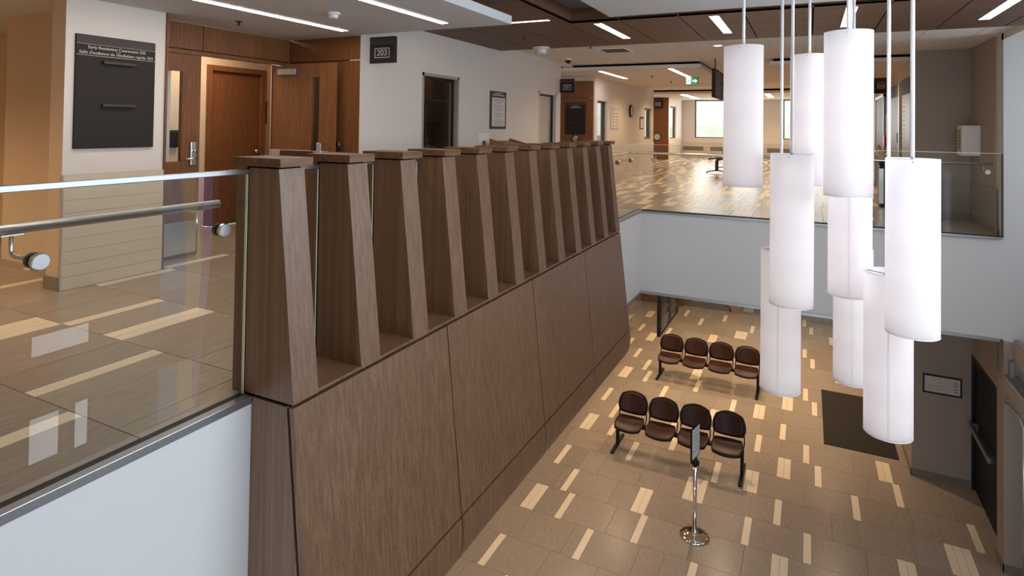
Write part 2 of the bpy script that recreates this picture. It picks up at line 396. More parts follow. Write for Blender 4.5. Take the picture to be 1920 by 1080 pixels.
lowstr = [(x, 6.643+round((y-6.96)/0.6345)*PITCH+0.317, n) for x, y, n in lowstr]
tiled_floor('floor', LOW, -6.0, 5.0, -3.0, 22.0, 6.643, lowstr, 3, 1.0)
upstr = [(-4.41, 2.0, 3), (-4.23, 2.6, 1), (-3.295, 1.88, 1), (-3.74, 2.5, 2), (-5.02, 3.2, 1), (-5.6, 2.6, 1), (-6.09, 3.2, 1), (-5.13, 3.9, 1), (-2.91, 1.3, 1),
         (-5.0, 4.5, 1), (-3.1, 3.2, 1), (-2.4-0.02+0.02, 10.4, 1)]
PITCH_U = PITCH
tiled_floor('floor.001', UP, -10.0, -2.445, -1.5, 9.62, 1.5645, upstr[:-1], 11, 1.0)
tiled_floor('floor.002', UP, -6.2, 2.18, 9.62, 28.3, 9.62, [(-2.39, 10.0, 1)], 21, 1.9, holes=lambda x, y: x > 1.5 and y > 11.15)

# ------------------------------------------------------------------ slabs and shell
wallbox('ceiling.001', [(-6.0, -2.60, -3.0, 28.3, -2.58, -1.34), (-2.60, 5.0, 9.70, 28.3, -2.58, -1.34)], CEILW)   # storey slab above the lower lobby
wallbox('wall_atrium_west', [(-2.60, -2.371, -1.5, 9.70, -2.58, -1.335)], WH)
wallbox('wall_atrium_north', [(-2.371, 2.2, 9.521, 9.70, -2.58, -1.315)], WH)
wallbox('wall_north_east', [(2.2, 5.0, 9.521, 9.82, -2.60, 1.30)], WH)
wallbox('wall_north_east_shaded', [(2.2, 5.0, 9.523, 9.82, LOW, -2.60)], TAUPE)  # same wall as above; its warm shade is put into the paint colour
wallbox('wall_lobby_west', [(-6.15, -6.0, -3.0, 22.0, LOW, -2.58)], WALLW)
wallbox('wall_lobby_north', [(-6.0, -3.42, 18.93, 19.1, LOW, -2.58)], DOORW)
wallbox('wall_lobby_far', [(-6.0, 5.0, 22.0, 22.15, LOW, -2.58)], WALLW)
wallbox('wall_south', [(-10.0, 5.0, -3.15, -3.0, LOW, 1.7)], WALLW)
wallbox('wall_east', [(2.36, 2.5, -3.0, 7.2, LOW, 1.7), (2.5, 4.6, 7.05, 7.2, LOW, 1.7), (4.5, 4.65, 7.2, 9.521, LOW, 1.7)], WH)  # unseen; north end stepped back so light reaches the north-east wall
wallbox('wall_landing_south', [(-10.0, -2.6, -1.65, -1.5, -1.3, 1.7)], PEACH)
wallbox('trim_1', [(-2.371, 2.16, 9.505, 9.53, -2.615, -2.578), (-2.392, -2.36, 7.30, 9.53, -2.605, -2.578), (-2.371, 2.18, 9.50, 9.53, -1.335, -1.31)], ALU)
wallbox('ceiling.003', [(-10.2, 5.2, -3.2, 28.6, 1.60, 1.72)], CEILG)
# draught stop glass hanging round the opening below the upper floor
ds = thing('glass_smoke_baffle', 'low clear glass smoke baffle hanging under the white upper floor band', 'glass panel', (0, 9.56, -2.6))
MB().box(-2.371, 0.0, 9.555, 9.567, -3.12, -2.59).build('glass_pane', GL, ds)
MB().box(0.006, 2.15, 9.555, 9.567, -3.00, -2.59).build('glass_pane', GL, ds)
MB().box(-2.383, -2.371, 7.4, 9.553, -3.05, -2.59).build('glass_pane', GL, ds)
MB().box(2.15, 2.165, 9.545, 9.575, -3.00, -2.59).build('edge_channel', DGREY, ds)

# right side of the lower lobby
wallbox('wall_lobby_pillar', [(1.49, 2.27, 11.5, 18.6, LOW, -2.58)], TAUPE)
wallbox('wall_lobby_east', [(2.27, 2.45, 9.82, 10.02, LOW, -2.58), (2.27, 2.45, 10.02, 11.5, -3.40, -2.58)], TAUPE)
wallbox('baseboard_lobby', [(1.48, 2.27, 11.485, 11.5, LOW, LOW+0.11), (1.478, 1.49, 11.485, 18.6, LOW, LOW+0.11)], BASET)
wallbox('baseboard_lobby_east', [(2.185, 5.0, 9.508, 9.521, LOW, LOW+0.10), (2.187, 2.2, 9.508, 9.82, LOW, LOW+0.10)], BASET)
d = thing('door_1', '', '', (2.33, 10.76, LOW), kind='structure')
MB().box(2.30, 2.345, 10.06, 11.46, LOW+0.01, -3.44).build('door_leaf', BLACKM, d)
MB().box(2.262, 2.36, 10.02, 10.06, LOW, -3.40).box(2.262, 2.36, 11.46, 11.5, LOW, -3.40).box(2.262, 2.36, 10.06, 11.46, -3.44, -3.40).build('door_frame', BLACK, d)
pb = MB().box(2.19, 2.235, 10.20, 11.35, -4.46, -4.38).build('push_bar', ALU, d, 0.008)
MB().box(2.235, 2.30, 10.22, 10.30, -4.47, -4.37).box(2.235, 2.30, 11.25, 11.33, -4.47, -4.37).build('bar_bracket', ALU, d)
# stair edge at the right
s_ = thing('stair_landing_beam', 'grey steel stair landing beam with handrail hook at the lower right corner', 'stair', (2.3, 8.0, LOW))
MB().box(2.29, 2.345, 6.0, 9.50, -2.82, -2.57).build('upper_stringer', TAUPE, s_)
MB().box(2.29, 2.352, 6.0, 9.50, -2.57, -2.555).build('upper_capping', ALU, s_)
MB().box(2.24, 2.29, 9.42, 9.50, -3.01, -2.82).build('bracket', ALU, s_, 0.004)
MB().box(2.185, 2.345, 6.0, 9.50, -3.17, -3.02).build('lower_stringer', TAUPE, s_)
MB().box(2.21, 2.345, 6.0, 9.50, -3.02, -3.008).build('lower_capping', ALU, s_)
MB().tube([(2.19, 9.40, -3.31), (2.21, 9.25, -3.30), (2.235, 9.05, -3.33), (2.24, 8.9, -3.40), (2.24, 8.9, -5.4)], 0.014, 10).build('handrail', STEEL, s_)
MB().box(2.25, 2.27, 8.93, 8.98, LOW, -3.17).box(2.285, 2.30, 8.9, 8.94, LOW, -3.17).build('post', ALU, s_)

# ------------------------------------------------------------------ timber feature wall with fins
Y0 = 2.045; NP = 12; SP = 0.467; PW = 0.158; YE = Y0+11*SP+PW
def fx(z): return -2.22-0.1125*(z+0.22)
tw = thing('timber_fin_screen', 'long brown wood feature wall topped by twelve tapered fins', 'wood screen', (-2.2, (Y0+YE)/2, -2.9))
for i in range(NP):
    y = Y0+i*SP
    p = MB().prism([(-2.418, -1.288), (fx(-1.288), -1.288), (fx(-0.216), -0.216), (-2.418, -0.216)], y, y+PW).build('fin', WALN, tw, 0.0015)
    c_ = MB().box(-2.493, -2.186, y-0.024, y+PW+0.024, -0.207, -0.166).build('cap', WALNH, p, 0.0015)
    MB().box(-2.40, -2.235, y+0.012, y+PW-0.012, -0.216, -0.207).build('reveal', GAP, p)
    MB().box(-2.515, -2.442, y+0.01, y+PW-0.01, -1.298, -0.207).build('inner_post', WALN, p)
for i in range(NP-1):
    y = Y0+i*SP+PW
    MB().box(-2.418, fx(-1.272)-0.002, y+0.0005, y+SP-PW-0.0005, -1.288, -1.272).build('shelf', WALN, tw)
MB().prism([(-2.37, -1.3025), (-2.125, -1.3025), (-2.125, -1.2885), (-2.37, -1.2885)], Y0+0.02, YE).build('shadow_gap', GAP, tw)
joints = [Y0, 3.343, 4.686, 5.999, YE]
def xz(z, o): return (fx(z)+o, z)
for k in range(4):
    a = joints[k]+(0.0 if k == 0 else 0.006); b = joints[k+1]-(0.0 if k == 3 else 0.006)
    MB().prism([xz(-2.478, -0.028), xz(-2.478, 0), xz(-1.303, 0), xz(-1.303, -0.028)], a, b).build('wall_panel', WALN, tw, 0.001)
    out = [(-1.9645, -2.492), (-1.957, -2.56), (-1.955, -2.62), (-1.960, -2.68), (-1.976, -2.735), (-2.003, -2.785), (-2.045, -2.83), (-2.11, -2.868), (-2.20, -2.89), (-2.30, -2.895)]
    inn = [(x-0.028, z+0.012) for x, z in out[::-1]]; inn[-1] = (-1.992, -2.492)
    MB().prism(out[::-1]+inn[::-1], a, b, smooth=False).build('plinth_panel', WALN, tw)
side = [(-2.37, -1.303), (-2.37, -2.88), (-2.28, -2.88), (-2.14, -2.86), (-2.07, -2.82), (-2.02, -2.74), (-2.005, -2.66), xz(-2.478, -0.045), xz(-1.303, -0.045)]
MB().prism(side, Y0, Y0+0.02).build('end_panel', WALN, tw, 0.001)
MB().prism(side, YE-0.02, YE).build('end_panel', WALN, tw)
MB().prism([(x-0.012 if x > -2.3 else x+0.002, z+0.004 if z < -2.8 else z-0.001) for x, z in side], Y0+0.022, YE-0.022).build('carcass', GAP, tw)

# ------------------------------------------------------------------ glass guards
g1 = thing('glass_balustrade', 'frameless glass balustrade with flat steel cap beside the camera, left of the wooden fins', 'balustrade', (-2.43, 4.0, UP))
for a, b in [(-1.5, 0.60), (0.606, Y0-0.004), (Y0+0.02, 4.7), (4.706, 7.9), (7.906, 9.494)]:
    MB().box(-2.437, -2.424, a, b, -1.34, -0.246).build('glass_pane', GL, g1)
MB().box(-2.438, -2.423, Y0-0.0035, Y0-0.0005, -1.30, -0.25).build('glass_edge', GLEDGE, g1)
for i in range(1, 4):
    MB().box(-2.4235, -2.4205, Y0+i*SP-0.012, Y0+i*SP-0.006, -1.26, -0.25).build('glass_edge', GLEDGE, g1)
MB().box(-2.4415, -2.4185, -1.5, Y0+7*SP, -0.247, -0.224).build('top_rail', ALU, g1, 0.002)
MB().box(-2.436, -2.425, YE+0.01, 9.49, -0.252, -0.246).build('top_edge', GLEDGE, g1)
MB().box(-2.450, -2.408, -1.5, 9.494, -1.345, -1.299).build('gasket', BLACK, g1)
MB().box(-2.408, -2.364, -1.5, Y0-0.002, -1.333, -1.296).build('base_channel', ALU, g1, 0.002)
MB().box(-2.408, -2.364, YE+0.002, 9.478, -1.333, -1.296).build('base_channel', ALU, g1, 0.002)
def bracket(root, wy, z, rail, axis):
    # clamp disc outside the pane, stem through it, elbow up to the handrail
    if axis == 'x':
        MB().lathe([(0.0, 0.028), (0.027, 0.028), (0.030, 0.025), (0.030, 0.006), (0.0, 0.006)], -2.425, wy, 28, cz=z, axis='x').flat().build('clamp_disc', STEEL, root)
        MB().lathe([(0.0, 0.0), (0.031, 0.0), (0.031, 0.006), (0.0, 0.006)], -2.425, wy, 24, cz=z, axis='x').lathe([(0.0, -0.02), (0.028, -0.02), (0.028, 0.0)], -2.437, wy, 24, cz=z, axis='x').build('washer', BLACK, root)
        MB().tube([(-2.457, wy, z), (rail+0.02, wy, z), (rail+0.004, wy, z+0.006), (rail, wy, z+0.022), (rail, wy, z+0.075)], 0.007, 10).build('bracket_arm', STEEL, root)
        MB().box(rail-0.010, rail+0.010, wy-0.035, wy+0.035, z+0.072, z+0.078).build('saddle', STEEL, root)
    else:
        MB().lathe([(0.0, -0.028), (0.027, -0.028), (0.030, -0.025), (0.030, -0.006), (0.0, -0.006)], wy, 9.494, 28, cz=z, axis='y').flat().build('clamp_disc', STEEL, root)
        MB().lathe([(0.0, 0.02), (0.028, 0.02), (0.028, 0.0)], wy, 9.507, 24, cz=z, axis='y').build('washer', BLACK, root)
        MB().tube([(wy, 9.52, z), (wy, rail-0.02, z), (wy, rail-0.004, z+0.006), (wy, rail, z+0.022), (wy, rail, z+0.075)], 0.007, 10).build('bracket_arm', STEEL, root)
for wy in (0.3, 1.165, 1.905, 8.35, 9.05):
    bracket(g1, wy, -0.496, -2.60, 'x')
MB().tube([(-2.60, -1.4, -0.40), (-2.60, 2.02, -0.40)], 0.0195, 20).build('handrail', STEEL, g1)
MB().tube([(-2.60, YE+0.02, -0.40), (-2.60, 9.47, -0.40)], 0.0195, 16).build('handrail', STEEL, g1)
g2 = thing('glass_balustrade', 'glass balustrade across the far side of the atrium above the white band', 'balustrade', (-0.1, 9.5, UP))
for a, b in [(-2.437, -1.19), (-1.184, 0.62), (0.626, 2.185)]:
    MB().box(a, b, 9.494, 9.507, -1.33, -0.256).build('glass_pane', GL, g2)
MB().box(-2.437, 2.185, 9.4935, 9.5075, -0.262, -0.256).build('top_edge', GLEDGE, g2)
MB().box(-2.364, 2.19, 9.478, 9.53, -1.318, -1.305).build('base_channel', ALU, g2)
MB().box(-2.42, 2.19, 9.489, 9.512, -1.306, -1.292).build('gasket', BLACK, g2)
MB().box(2.175, 2.19, 9.49, 9.515, -1.30, -0.256).build('end_channel', BRONZE, g2)
MB().tube([(-2.60, 9.472, -0.40), (-2.595, 9.55, -0.40), (-2.56, 9.63, -0.40), (-2.48, 9.66, -0.40), (2.12, 9.66, -0.40)], 0.0195, 16).build('handrail', STEEL, g2)
for wx in (-2.19, -1.0, 0.25, 1.1, 2.03):
    bracket(g2, wx, -0.496, 9.66, 'y')

# ------------------------------------------------------------------ upper west walls
wallbox('wall_left', [(-10.0, -5.465, 3.52, 3.7, UP, 0.96), (-5.285, -5.10, 2.60, 3.40, UP, 0.96)], WALLW)
bpy.data.objects['wall_left'].data.materials.append(PEACH)
for p in bpy.data.objects['wall_left'].data.polygons:
    if p.normal.y < -0.5: p.material_index = 1
wallbox('wall_far_left', [(-10.15, -10.0, -1.6, 3.7, UP, 1.6)], PEACH)
wallbox('baseboard_left', [(-10.0, -5.465, 3.505, 3.52, UP, UP+0.10), (-5.286, -5.098, 2.588, 2.60, UP, UP+0.10), (-5.298, -5.285, 2.588, 3.5, UP, UP+0.10)], BASET)
def wainscot(name, x, y0, y1, face='x', top=-0.422, th=0.018, xr=None):
    mb = MB(); z = UP; hs = 0.0975; cz = [UP]
    n = 9
    for i in range(n):
        za = UP+i*(top-UP)/n; zb = UP+(i+1)*(top-UP)/n
        if face == 'x': mb.box(x, x+th, y0, y1, za+0.0012, zb-0.0012)
        else: mb.box(y0, y1, x-th, x, za+0.0012, zb-0.0012)
    if face == 'x': mb.box(x-0.002, x+th-0.0035, y0+0.001, y1-0.001, UP, top-0.001, 1)
    else: mb.box(y0+0.001, y1-0.001, x-th+0.0035, x+0.002, UP, top-0.001, 1)
    return struct(mb.build(name, [WAIN, GROUT]))
wainscot('trim_2', -5.10, 2.60, 3.395)
wallbox('trim_3', [(-5.10, -5.078, 3.395, 3.41, UP, 0.96), (-5.40, -5.10, 3.40, 3.415, UP, 0.96)], DOORW)
wallbox('trim_4', [(-5.105, -5.076, 2.592, 2.601, UP, -0.42)], STEEL)

# alcove of courtroom 203
wallbox('wall_alcove_203', [(-5.46, -5.40, 3.05, 3.985-0.004, 0.705, 0.955), (-5.46, -5.40, 3.985+0.004, 5.09, 0.705, 0.955),
                            (-5.46, -5.40, 4.86, 5.09, UP, 0.695), (-5.40, -4.352, 5.09, 5.24, 0.700, 0.957), (-5.40, -4.352, 5.09, 5.24, UP, 0.690)], DOORW)
wallbox('trim_5', [(-5.45, -5.408, 3.05, 5.09, 0.690, 0.957), (-5.40, -4.36, 5.098, 5.23, 0.68, 0.71)], GAP)
wallbox('trim_6', [(-5.44, -5.385, 3.05, 4.86, 0.655, 0.695), (-5.45, -5.385, 4.83, 4.862, UP, 0.655), (-5.45, -5.385, 3.05, 3.10, UP, 0.655)], DOORW)
d2 = thing('door_2', '', '', (-5.43, 3.53, UP), kind='structure')
lx0, lx1 = -5.445, -5.40
lite = (3.60, 3.775, -0.382, 0.485)
MB().box(lx0, lx1, 3.10, lite[0], UP+0.008, 0.652).box(lx0, lx1, lite[1], 3.968, UP+0.008, 0.652).box(lx0, lx1, lite[0], lite[1], UP+0.008, lite[2]).box(lx0, lx1, lite[0], lite[1], lite[3], 0.652).build('door_leaf', DOORW, d2)
MB().box(-5.425, -5.418, lite[0], lite[1], lite[2], lite[3]).build('glazing', GLW, d2)
MB().box(lx1, lx1+0.003, 3.12, 3.95, -1.27, -0.96).build('kick_plate', STEEL, d2)
lk = MB().box(lx1, lx1+0.022, 3.862, 3.925, -0.425, -0.195).build('lock_plate', STEEL, d2, 0.008)
MB().tube([(lx1+0.02, 3.90, -0.355), (lx1+0.06, 3.90, -0.355), (lx1+0.065, 3.88, -0.355), (lx1+0.065, 3.79, -0.355)], 0.009, 10).build('lever', CHROME, lk)
MB().lathe([(0.0, 0.03), (0.012, 0.03), (0.014, 0.0)], lx1+0.018, 3.894, 16, cz=-0.285, axis='x').build('cylinder', CHROME, lk)
# open leaf, swung back towards the side wall
d3 = thing('door_3', '', '', (-5.38, 4.84, UP), kind='structure')
ang = radians(3.0)
def OL(mb):
    out = []
    for (x, y, z) in mb.v:
        out.append((-5.375+x*cos(ang)-y*sin(ang), 4.835+x*sin(ang)+y*cos(ang), z))
    mb.v = out; return mb
l2 = (0.555, 0.66, -0.33, 0.50); wl = 0.86; ft = 0.69
zt = 0.652
OL(MB().box(0.0, l2[0], 0, 0.045, UP+0.008, zt).box(l2[1], wl, 0, 0.045, UP+0.008, zt).box(l2[0], l2[1], 0, 0.045, UP+0.008, l2[2]).box(l2[0], l2[1], 0, 0.045, l2[3], zt)).build('door_leaf', DOORW, d3)
OL(MB().box(l2[0], l2[1], 0.018, 0.026, l2[2], l2[3])).build('glazing', GLW, d3)
OL(MB().box(-0.018, -0.004, -0.012, 0.0, UP+0.01, zt)).build('hinge', STEEL, d3)
OL(MB().box(0.02, 0.82, -0.045, 0.0, -0.36, -0.29)).build('push_bar', STEEL, d3, 0.006)
OL(MB().box(0.18, 0.62, -0.062, -0.045, -0.355, -0.295)).build('push_pad', BRONZE, d3, 0.004)
OL(MB().box(0.69, 0.745, -0.07, 0.0, -0.37, -0.20)).build('latch_case', CHROME, d3, 0.01)
OL(MB().box(0.115, 0.37, -0.055, 0.0, 0.528, 0.598)).build('door_closer', ALU, d3, 0.004)
MB().tube([(-5.36+0.24, 4.80, 0.61), (-5.36+0.20, 4.66, 0.625), (-5.39, 4.60, 0.640)], 0.007, 8).build('closer_arm', STEEL, d3)

# vestibule behind the open door
wallbox('wall_vestibule', [(-6.75, -6.60, 3.0, 4.93, UP, 1.2), (-6.75, -6.60, 5.80, 6.6, UP, 1.2), (-6.75, -6.60, 4.93, 5.80, 0.70, 1.2),
                           (-6.75, -5.55, 6.4, 6.6, UP, 1.2), (-6.75, -5.45, 2.95, 3.05, UP, 1.2)], PEACH)
wallbox('ceiling.002', [(-6.75, -5.55, 3.0, 6.6, 1.1, 1.2)], CEILW)
d4 = thing('door_4', '', '', (-6.62, 5.36, UP), kind='structure')
MB().box(-6.66, -6.62, 4.99, 5.74, UP+0.01, 0.64).build('door_leaf', DOORW, d4)
MB().box(-6.62, -6.575, 4.925, 4.99, UP, 0.705).box(-6.62, -6.575, 5.74, 5.805, UP, 0.705).box(-6.62, -6.575, 4.99, 5.74, 0.64, 0.705).build('door_frame', DOORW, d4)
MB().lathe([(0.0, 0.06), (0.03, 0.05), (0.03, 0.02), (0.012, 0.0)], -6.62, 5.68, 20, cz=-0.38, axis='x').build('door_knob', STEEL, d4)
q = MB().box(-6.60, -6.585, 5.79+0.03, 5.99, -0.02, 0.29).build('door_sign', SIGN); tag(q, 'small dark sign on the sliver of wall seen through the open door', 'sign')
lamp('vestibule_light', 'AREA', (-6.0, 4.6, 1.09), 22, SOFTWARM, 0.5, 0.5)
q = MB().box(-6.60, -6.56, 4.42, 4.56, -0.30, -0.10).build('card_reader', BLACK); tag(q, 'small black card reader seen through the narrow door window', 'card reader')

# main west wall with two dark glazed openings
X1 = -4.35
def wall_openings(name, x, y0, y1, z0, z1, ops, m, th=0.15):
    bx = []; cur = y0
    for (a, b, c0, c1) in sorted(ops):
        bx.append((x-th, x, cur, a, z0, z1))
        if c1 < z1: bx.append((x-th, x, a, b, c1, z1))
        if c0 > z0: bx.append((x-th, x, a, b, z0, c0))
        cur = b
    bx.append((x-th, x, cur, y1, z0, z1))
    return wallbox(name, bx, m)
wall_openings('wall_west', X1, 5.092, 10.95, UP, 1.30, [(6.26, 7.14, UP, 0.665), (9.88, 10.74, UP, 0.64)], WALLW)
def dark_opening(n, y0, y1, top, room):
    o = thing('window_%d' % n, '', '', (X1-0.08, (y0+y1)/2, UP), kind='structure')
    MB().box(X1-0.13, X1+0.006, y0, y0+0.035, UP, top).box(X1-0.13, X1+0.006, y1-0.035, y1, UP, top).box(X1-0.13, X1+0.006, y0, y1, top-0.04, top).build('window_frame', TAUPE if n == 1 else WALLW, o)
    MB().box(X1-0.09, X1-0.06, y0+0.035, y0+0.06, UP, top-0.04).box(X1-0.09, X1-0.06, y1-0.06, y1-0.035, UP, top-0.04).box(X1-0.09, X1-0.06, y0, y1, top-0.07, top-0.04).build('sash', BLACK, o)
    MB().box(X1-0.08, X1-0.072, y0+0.04, y1-0.04, UP+0.01, top-0.05).build('pane', GLW, o)
    return o
dark_opening(1, 6.26, 7.14, 0.665, 0); dark_opening(2, 9.88, 10.74, 0.64, 1)
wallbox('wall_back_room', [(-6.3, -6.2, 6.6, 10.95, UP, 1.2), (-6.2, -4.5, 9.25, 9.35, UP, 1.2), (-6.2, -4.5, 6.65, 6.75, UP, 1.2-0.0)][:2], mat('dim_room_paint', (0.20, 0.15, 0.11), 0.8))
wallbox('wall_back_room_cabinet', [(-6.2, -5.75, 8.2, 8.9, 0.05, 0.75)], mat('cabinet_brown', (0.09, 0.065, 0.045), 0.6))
q = MB().box(-6.2, -6.14, 7.72, 7.86, -0.06, 0.12).box(-6.2, -6.15, 7.72, 7.82, -0.38, -0.26).build('wall_telephone', BLACK); tag(q, 'black wall telephone in the dim room behind the first dark window', 'telephone')
lamp('back_room_light', 'POINT', (-5.2, 8.0, 1.0), 5, SOFTWARM, radius=0.15)
lamp('back_room_light', 'POINT', (-5.2, 10.2, 1.0), 7, COOL, radius=0.15)

# alcove 201, continuing wall, alcove 202, window wall
wallbox('wall_alcove_201', [(-5.55, -5.40, 10.95, 13.06, UP, 1.3), (-5.40, -4.505, 13.06, 13.21, 1.062, 1.3)], WALLW)
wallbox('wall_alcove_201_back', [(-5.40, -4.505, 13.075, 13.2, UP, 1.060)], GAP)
wallbox('wall_alcove_201_panel', [(-5.40, -4.385, 13.055, 13.075, 0.675, 1.058), (-5.40, -4.385, 13.055, 13.075, UP, 0.667)], DOORW)
wall_openings('wall_west_far', X1, 13.06, 18.81, UP, 1.42, [(13.24, 13.98, -0.40, 0.62), (17.66, 18.5, -0.33, 0.60)], WALLW)
wallbox('wall_alcove_202', [(-6.2, -6.05, 18.81, 25.2, UP, 1.42), (-6.05, X1-0.15, 18.79, 18.92, UP, 1.42)], WALLW)
wallbox('wall_alcove_202_panel', [(-6.1, -5.205, 25.2, 25.35, UP, 1.28)], DOORW)
wall_openings('wall_far_west', -5.2, 25.22, 28.3, UP, 1.5, [(25.45, 26.75, -0.45, 0.95)], WALLW)
wainscot('trim_7', X1, 13.07, 18.80); wainscot('trim_8', -5.2, 25.23, 28.28)
wallbox('wall_north', [(-5.4, -4.66, 28.3, 28.5, UP, 1.6), (-1.95, -0.98, 28.3, 28.5, -0.40, 1.31), (-4.66, 3.0, 28.3, 28.5, 1.31, 1.6), (-4.66, 3.0, 28.3, 28.5, UP, -0.40), (1.2, 3.0, 28.3, 28.5, -0.40, 1.31)], WALLW)
wainscot('trim_9', 28.3, -5.18, 1.45, face='y', top=-0.60)
def win(n, x0, x1, y0, y1, z0, z1, fr=0.05, sill=True):
    o = thing('window_%d' % n, '', '', ((x0+x1)/2, (y0+y1)/2, z0), kind='structure')
    f = MB()
    if abs(x1-x0) > abs(y1-y0):
        f.box(x0, x0+fr, y0, y1, z0, z1).box(x1-fr, x1, y0, y1, z0, z1).box(x0, x1, y0, y1, z1-fr, z1)
        MB().box(x0+fr, x1-fr, (y0+y1)/2, (y0+y1)/2+0.008, z0+fr, z1-fr).build('pane', GLW, o)
        MB().box(x0-0.02, x1+0.02, y0-0.05, y1, z0-0.03, z0+0.035).build('window_sill', BRONZE, o)
    else:
        f.box(x0, x1, y0, y0+fr, z0, z1).box(x0, x1, y1-fr, y1, z0, z1).box(x0, x1, y0, y1, z1-fr, z1).box(x0, x1, y0, y1, z0, z0+fr)
        MB().box((x0+x1)/2, (x0+x1)/2+0.008, y0+fr, y1-fr, z0+fr, z1-fr).build('pane', GLW, o)
        MB().box(x0, x1+0.03, y0-0.01, y1+0.01, z0-0.03, z0).build('window_sill', WPAINT, o)
    f.build('window_frame', DGREY, o)
win(3, -4.66, -1.95, 28.36, 28.42, -0.40, 1.31); win(4, -0.98, 1.2, 28.36, 28.42, -0.40, 1.31)
win(5, -4.48, -4.40, 13.24, 13.98, -0.40, 0.62, 0.04); win(6, -4.48, -4.40, 17.66, 18.5, -0.33, 0.60, 0.06); win(7, -5.33, -5.25, 25.45, 26.75, -0.45, 0.95, 0.06)
# sill line vents of the window wall
for a, b in [(-5.15, -4.25), (-3.95, -1.9), (-1.6, 1.3)]:
    mb = MB()
    n = int((b-a)/0.06)
    for i in range(n): mb.box(a+i*0.06, a+i*0.06+0.04, 28.262, 28.276, -0.98, -0.80)
    tag(mb.build('convector_grille', DGREY), {-5.15: 'short slotted heater grille at the left end of the window wall', -3.95: 'long slotted heater grille under the far left window', -1.6: 'slotted heater grille under the far window behind the pendants'}[a], 'heater grille')

# east side of the upper hall
wallbox('wall_upper_east', [(2.18, 2.34, 9.82, 11.13, UP, 1.30), (1.48, 2.34, 11.13, 11.28, UP, 1.30)], TAUPE)
wallbox('wall_upper_east_far', [(1.48, 1.63, 11.28, 28.3, UP, 1.5)], PEACH)
wallbox('baseboard_upper_east', [(2.165, 2.18, 9.7, 11.12, UP, UP+0.10), (1.48, 2.17, 11.115, 11.13, UP, UP+0.10), (1.465, 1.48, 11.13, 28.2, UP, UP+0.10)], BASET)
wallbox('trim_10', [(1.482, 2.168, 11.118, 11.13, UP+0.1, -0.72), (2.168, 2.18, 9.75, 11.118, UP+0.1, -0.72)], mat('grey_wainscot', (0.25, 0.23, 0.20), 0.4))
cb = thing('wall_cabinet', 'white wall cabinet with a labelled narrow side, behind the right end of the glass balustrade', 'cabinet', (2.07, 10.7, -0.33))
MB().box(1.965, 2.18, 10.55, 10.85, -0.33, 0.10).build('body', WPAINT, cb, 0.004)
lb = MB().box(1.961, 1.965, 10.60, 10.80, -0.26, 0.05).build('label_plate', mat('label_cream', (0.55, 0.45, 0.24), 0.7), cb)
mb = MB()
for i in range(6): mb.box(1.958, 1.961, 10.64, 10.76, -0.22+i*0.045, -0.205+i*0.045)
mb.build('label_print', PAPERINK, lb)
e1 = thing('directory_board', 'tall glossy dark directory board on the corridor wall, right of the elevator opening', 'sign', (1.46, 11.75, UP+0.1))
MB().box(1.44, 1.4795, 11.33, 12.22, UP+0.1, 0.89).build('board', mat('gloss_bronze', (0.11, 0.09, 0.08), 0.38, 0.4), e1, 0.003)
MB().box(1.436, 1.44, 11.33, 12.22, 0.62, 0.885).build('header', SIGNG, e1)
mb = MB()
for i in range(14): mb.box(1.437, 1.44, 11.95, 12.1+0.06*((i*7) % 3)-0.03, 0.48-i*0.075, 0.50-i*0.075)
mb.build('lettering', INK, e1)
e2 = thing('elevator_doorway', 'dark elevator doorway with header panel in the right corridor wall', 'elevator', (1.46, 13.2, UP))
MB().box(1.445, 1.478, 12.62, 13.85, UP, 0.64).build('door_panel', mat('elevator_bronze', (0.07, 0.055, 0.045), 0.42, 0.4), e2)
MB().box(1.435, 1.478, 12.62, 13.85, 0.64, 0.86).build('header', SIGNG, e2)
MB().box(1.42, 1.445, 12.70, 12.76, -0.2, -0.02).build('call_button', BLACK, e2)
MB().box(1.425, 1.478, 12.50, 12.62, UP, 0.86).build('jamb', ALU, e2)
e3 = thing('elevator_doorway', 'farther dark doorway in the right corridor wall, beyond the elevator sign', 'elevator', (1.46, 15.9, UP))
MB().box(1.445, 1.478, 15.05, 16.75, UP, 0.74).build('door_panel', BLACK, e3)
MB().box(1.43, 1.478, 14.97, 15.05, UP, 0.80).box(1.43, 1.478, 16.75, 16.83, UP, 0.80).box(1.43, 1.478, 14.97, 16.83, 0.74, 0.80).build('door_frame', ALU, e3)
pf = thing('framed_notice', 'narrow framed white notice beside the far dark doorway', 'picture', (1.465, 14.5, 0.0))
MB().box(1.455, 1.48, 14.22, 14.82, -0.05, 0.36).build('frame', BLACK, pf); MB().box(1.45, 1.455, 14.27, 14.77, 0.0, 0.31).build('paper', PAPER, pf)
q = MB().box(1.43, 1.478, 14.84, 14.95, -0.32, -0.10).build('fire_alarm_pull', RED, bevel=0.005); tag(q, 'small red fire alarm pull on the corridor wall beside the doorway', 'fire alarm')
q = MB().lathe([(0.0, 0.0), (0.10, 0.0), (0.13, 0.06), (0.13, 0.10), (0.05, 0.12), (0.035, 0.2), (0.0, 0.22)], 1.33, 14.81, 20, cz=-0.50).box(1.33, 1.478, 14.75, 14.87, -0.5, -0.44).build('drinking_fountain', CHROME); tag(q, 'chrome drinking fountain on the corridor wall under the red alarm pull', 'drinking fountain')
bn = thing('litter_bin', 'tall black and steel litter bin behind the glass in the right corridor', 'bin', (1.25, 12.3, UP))
MB().box(1.10, 1.42, 12.1, 12.42, UP, UP+0.72).build('body', BLACK, bn, 0.02)
MB().box(1.09, 1.16, 12.09, 12.10, UP+0.06, UP+0.66).build('steel_strip', STEEL, bn)
MB().box(1.09, 1.43, 12.09, 12.43, UP+0.72, UP+0.78).build('lid', BLACKM, bn, 0.015)

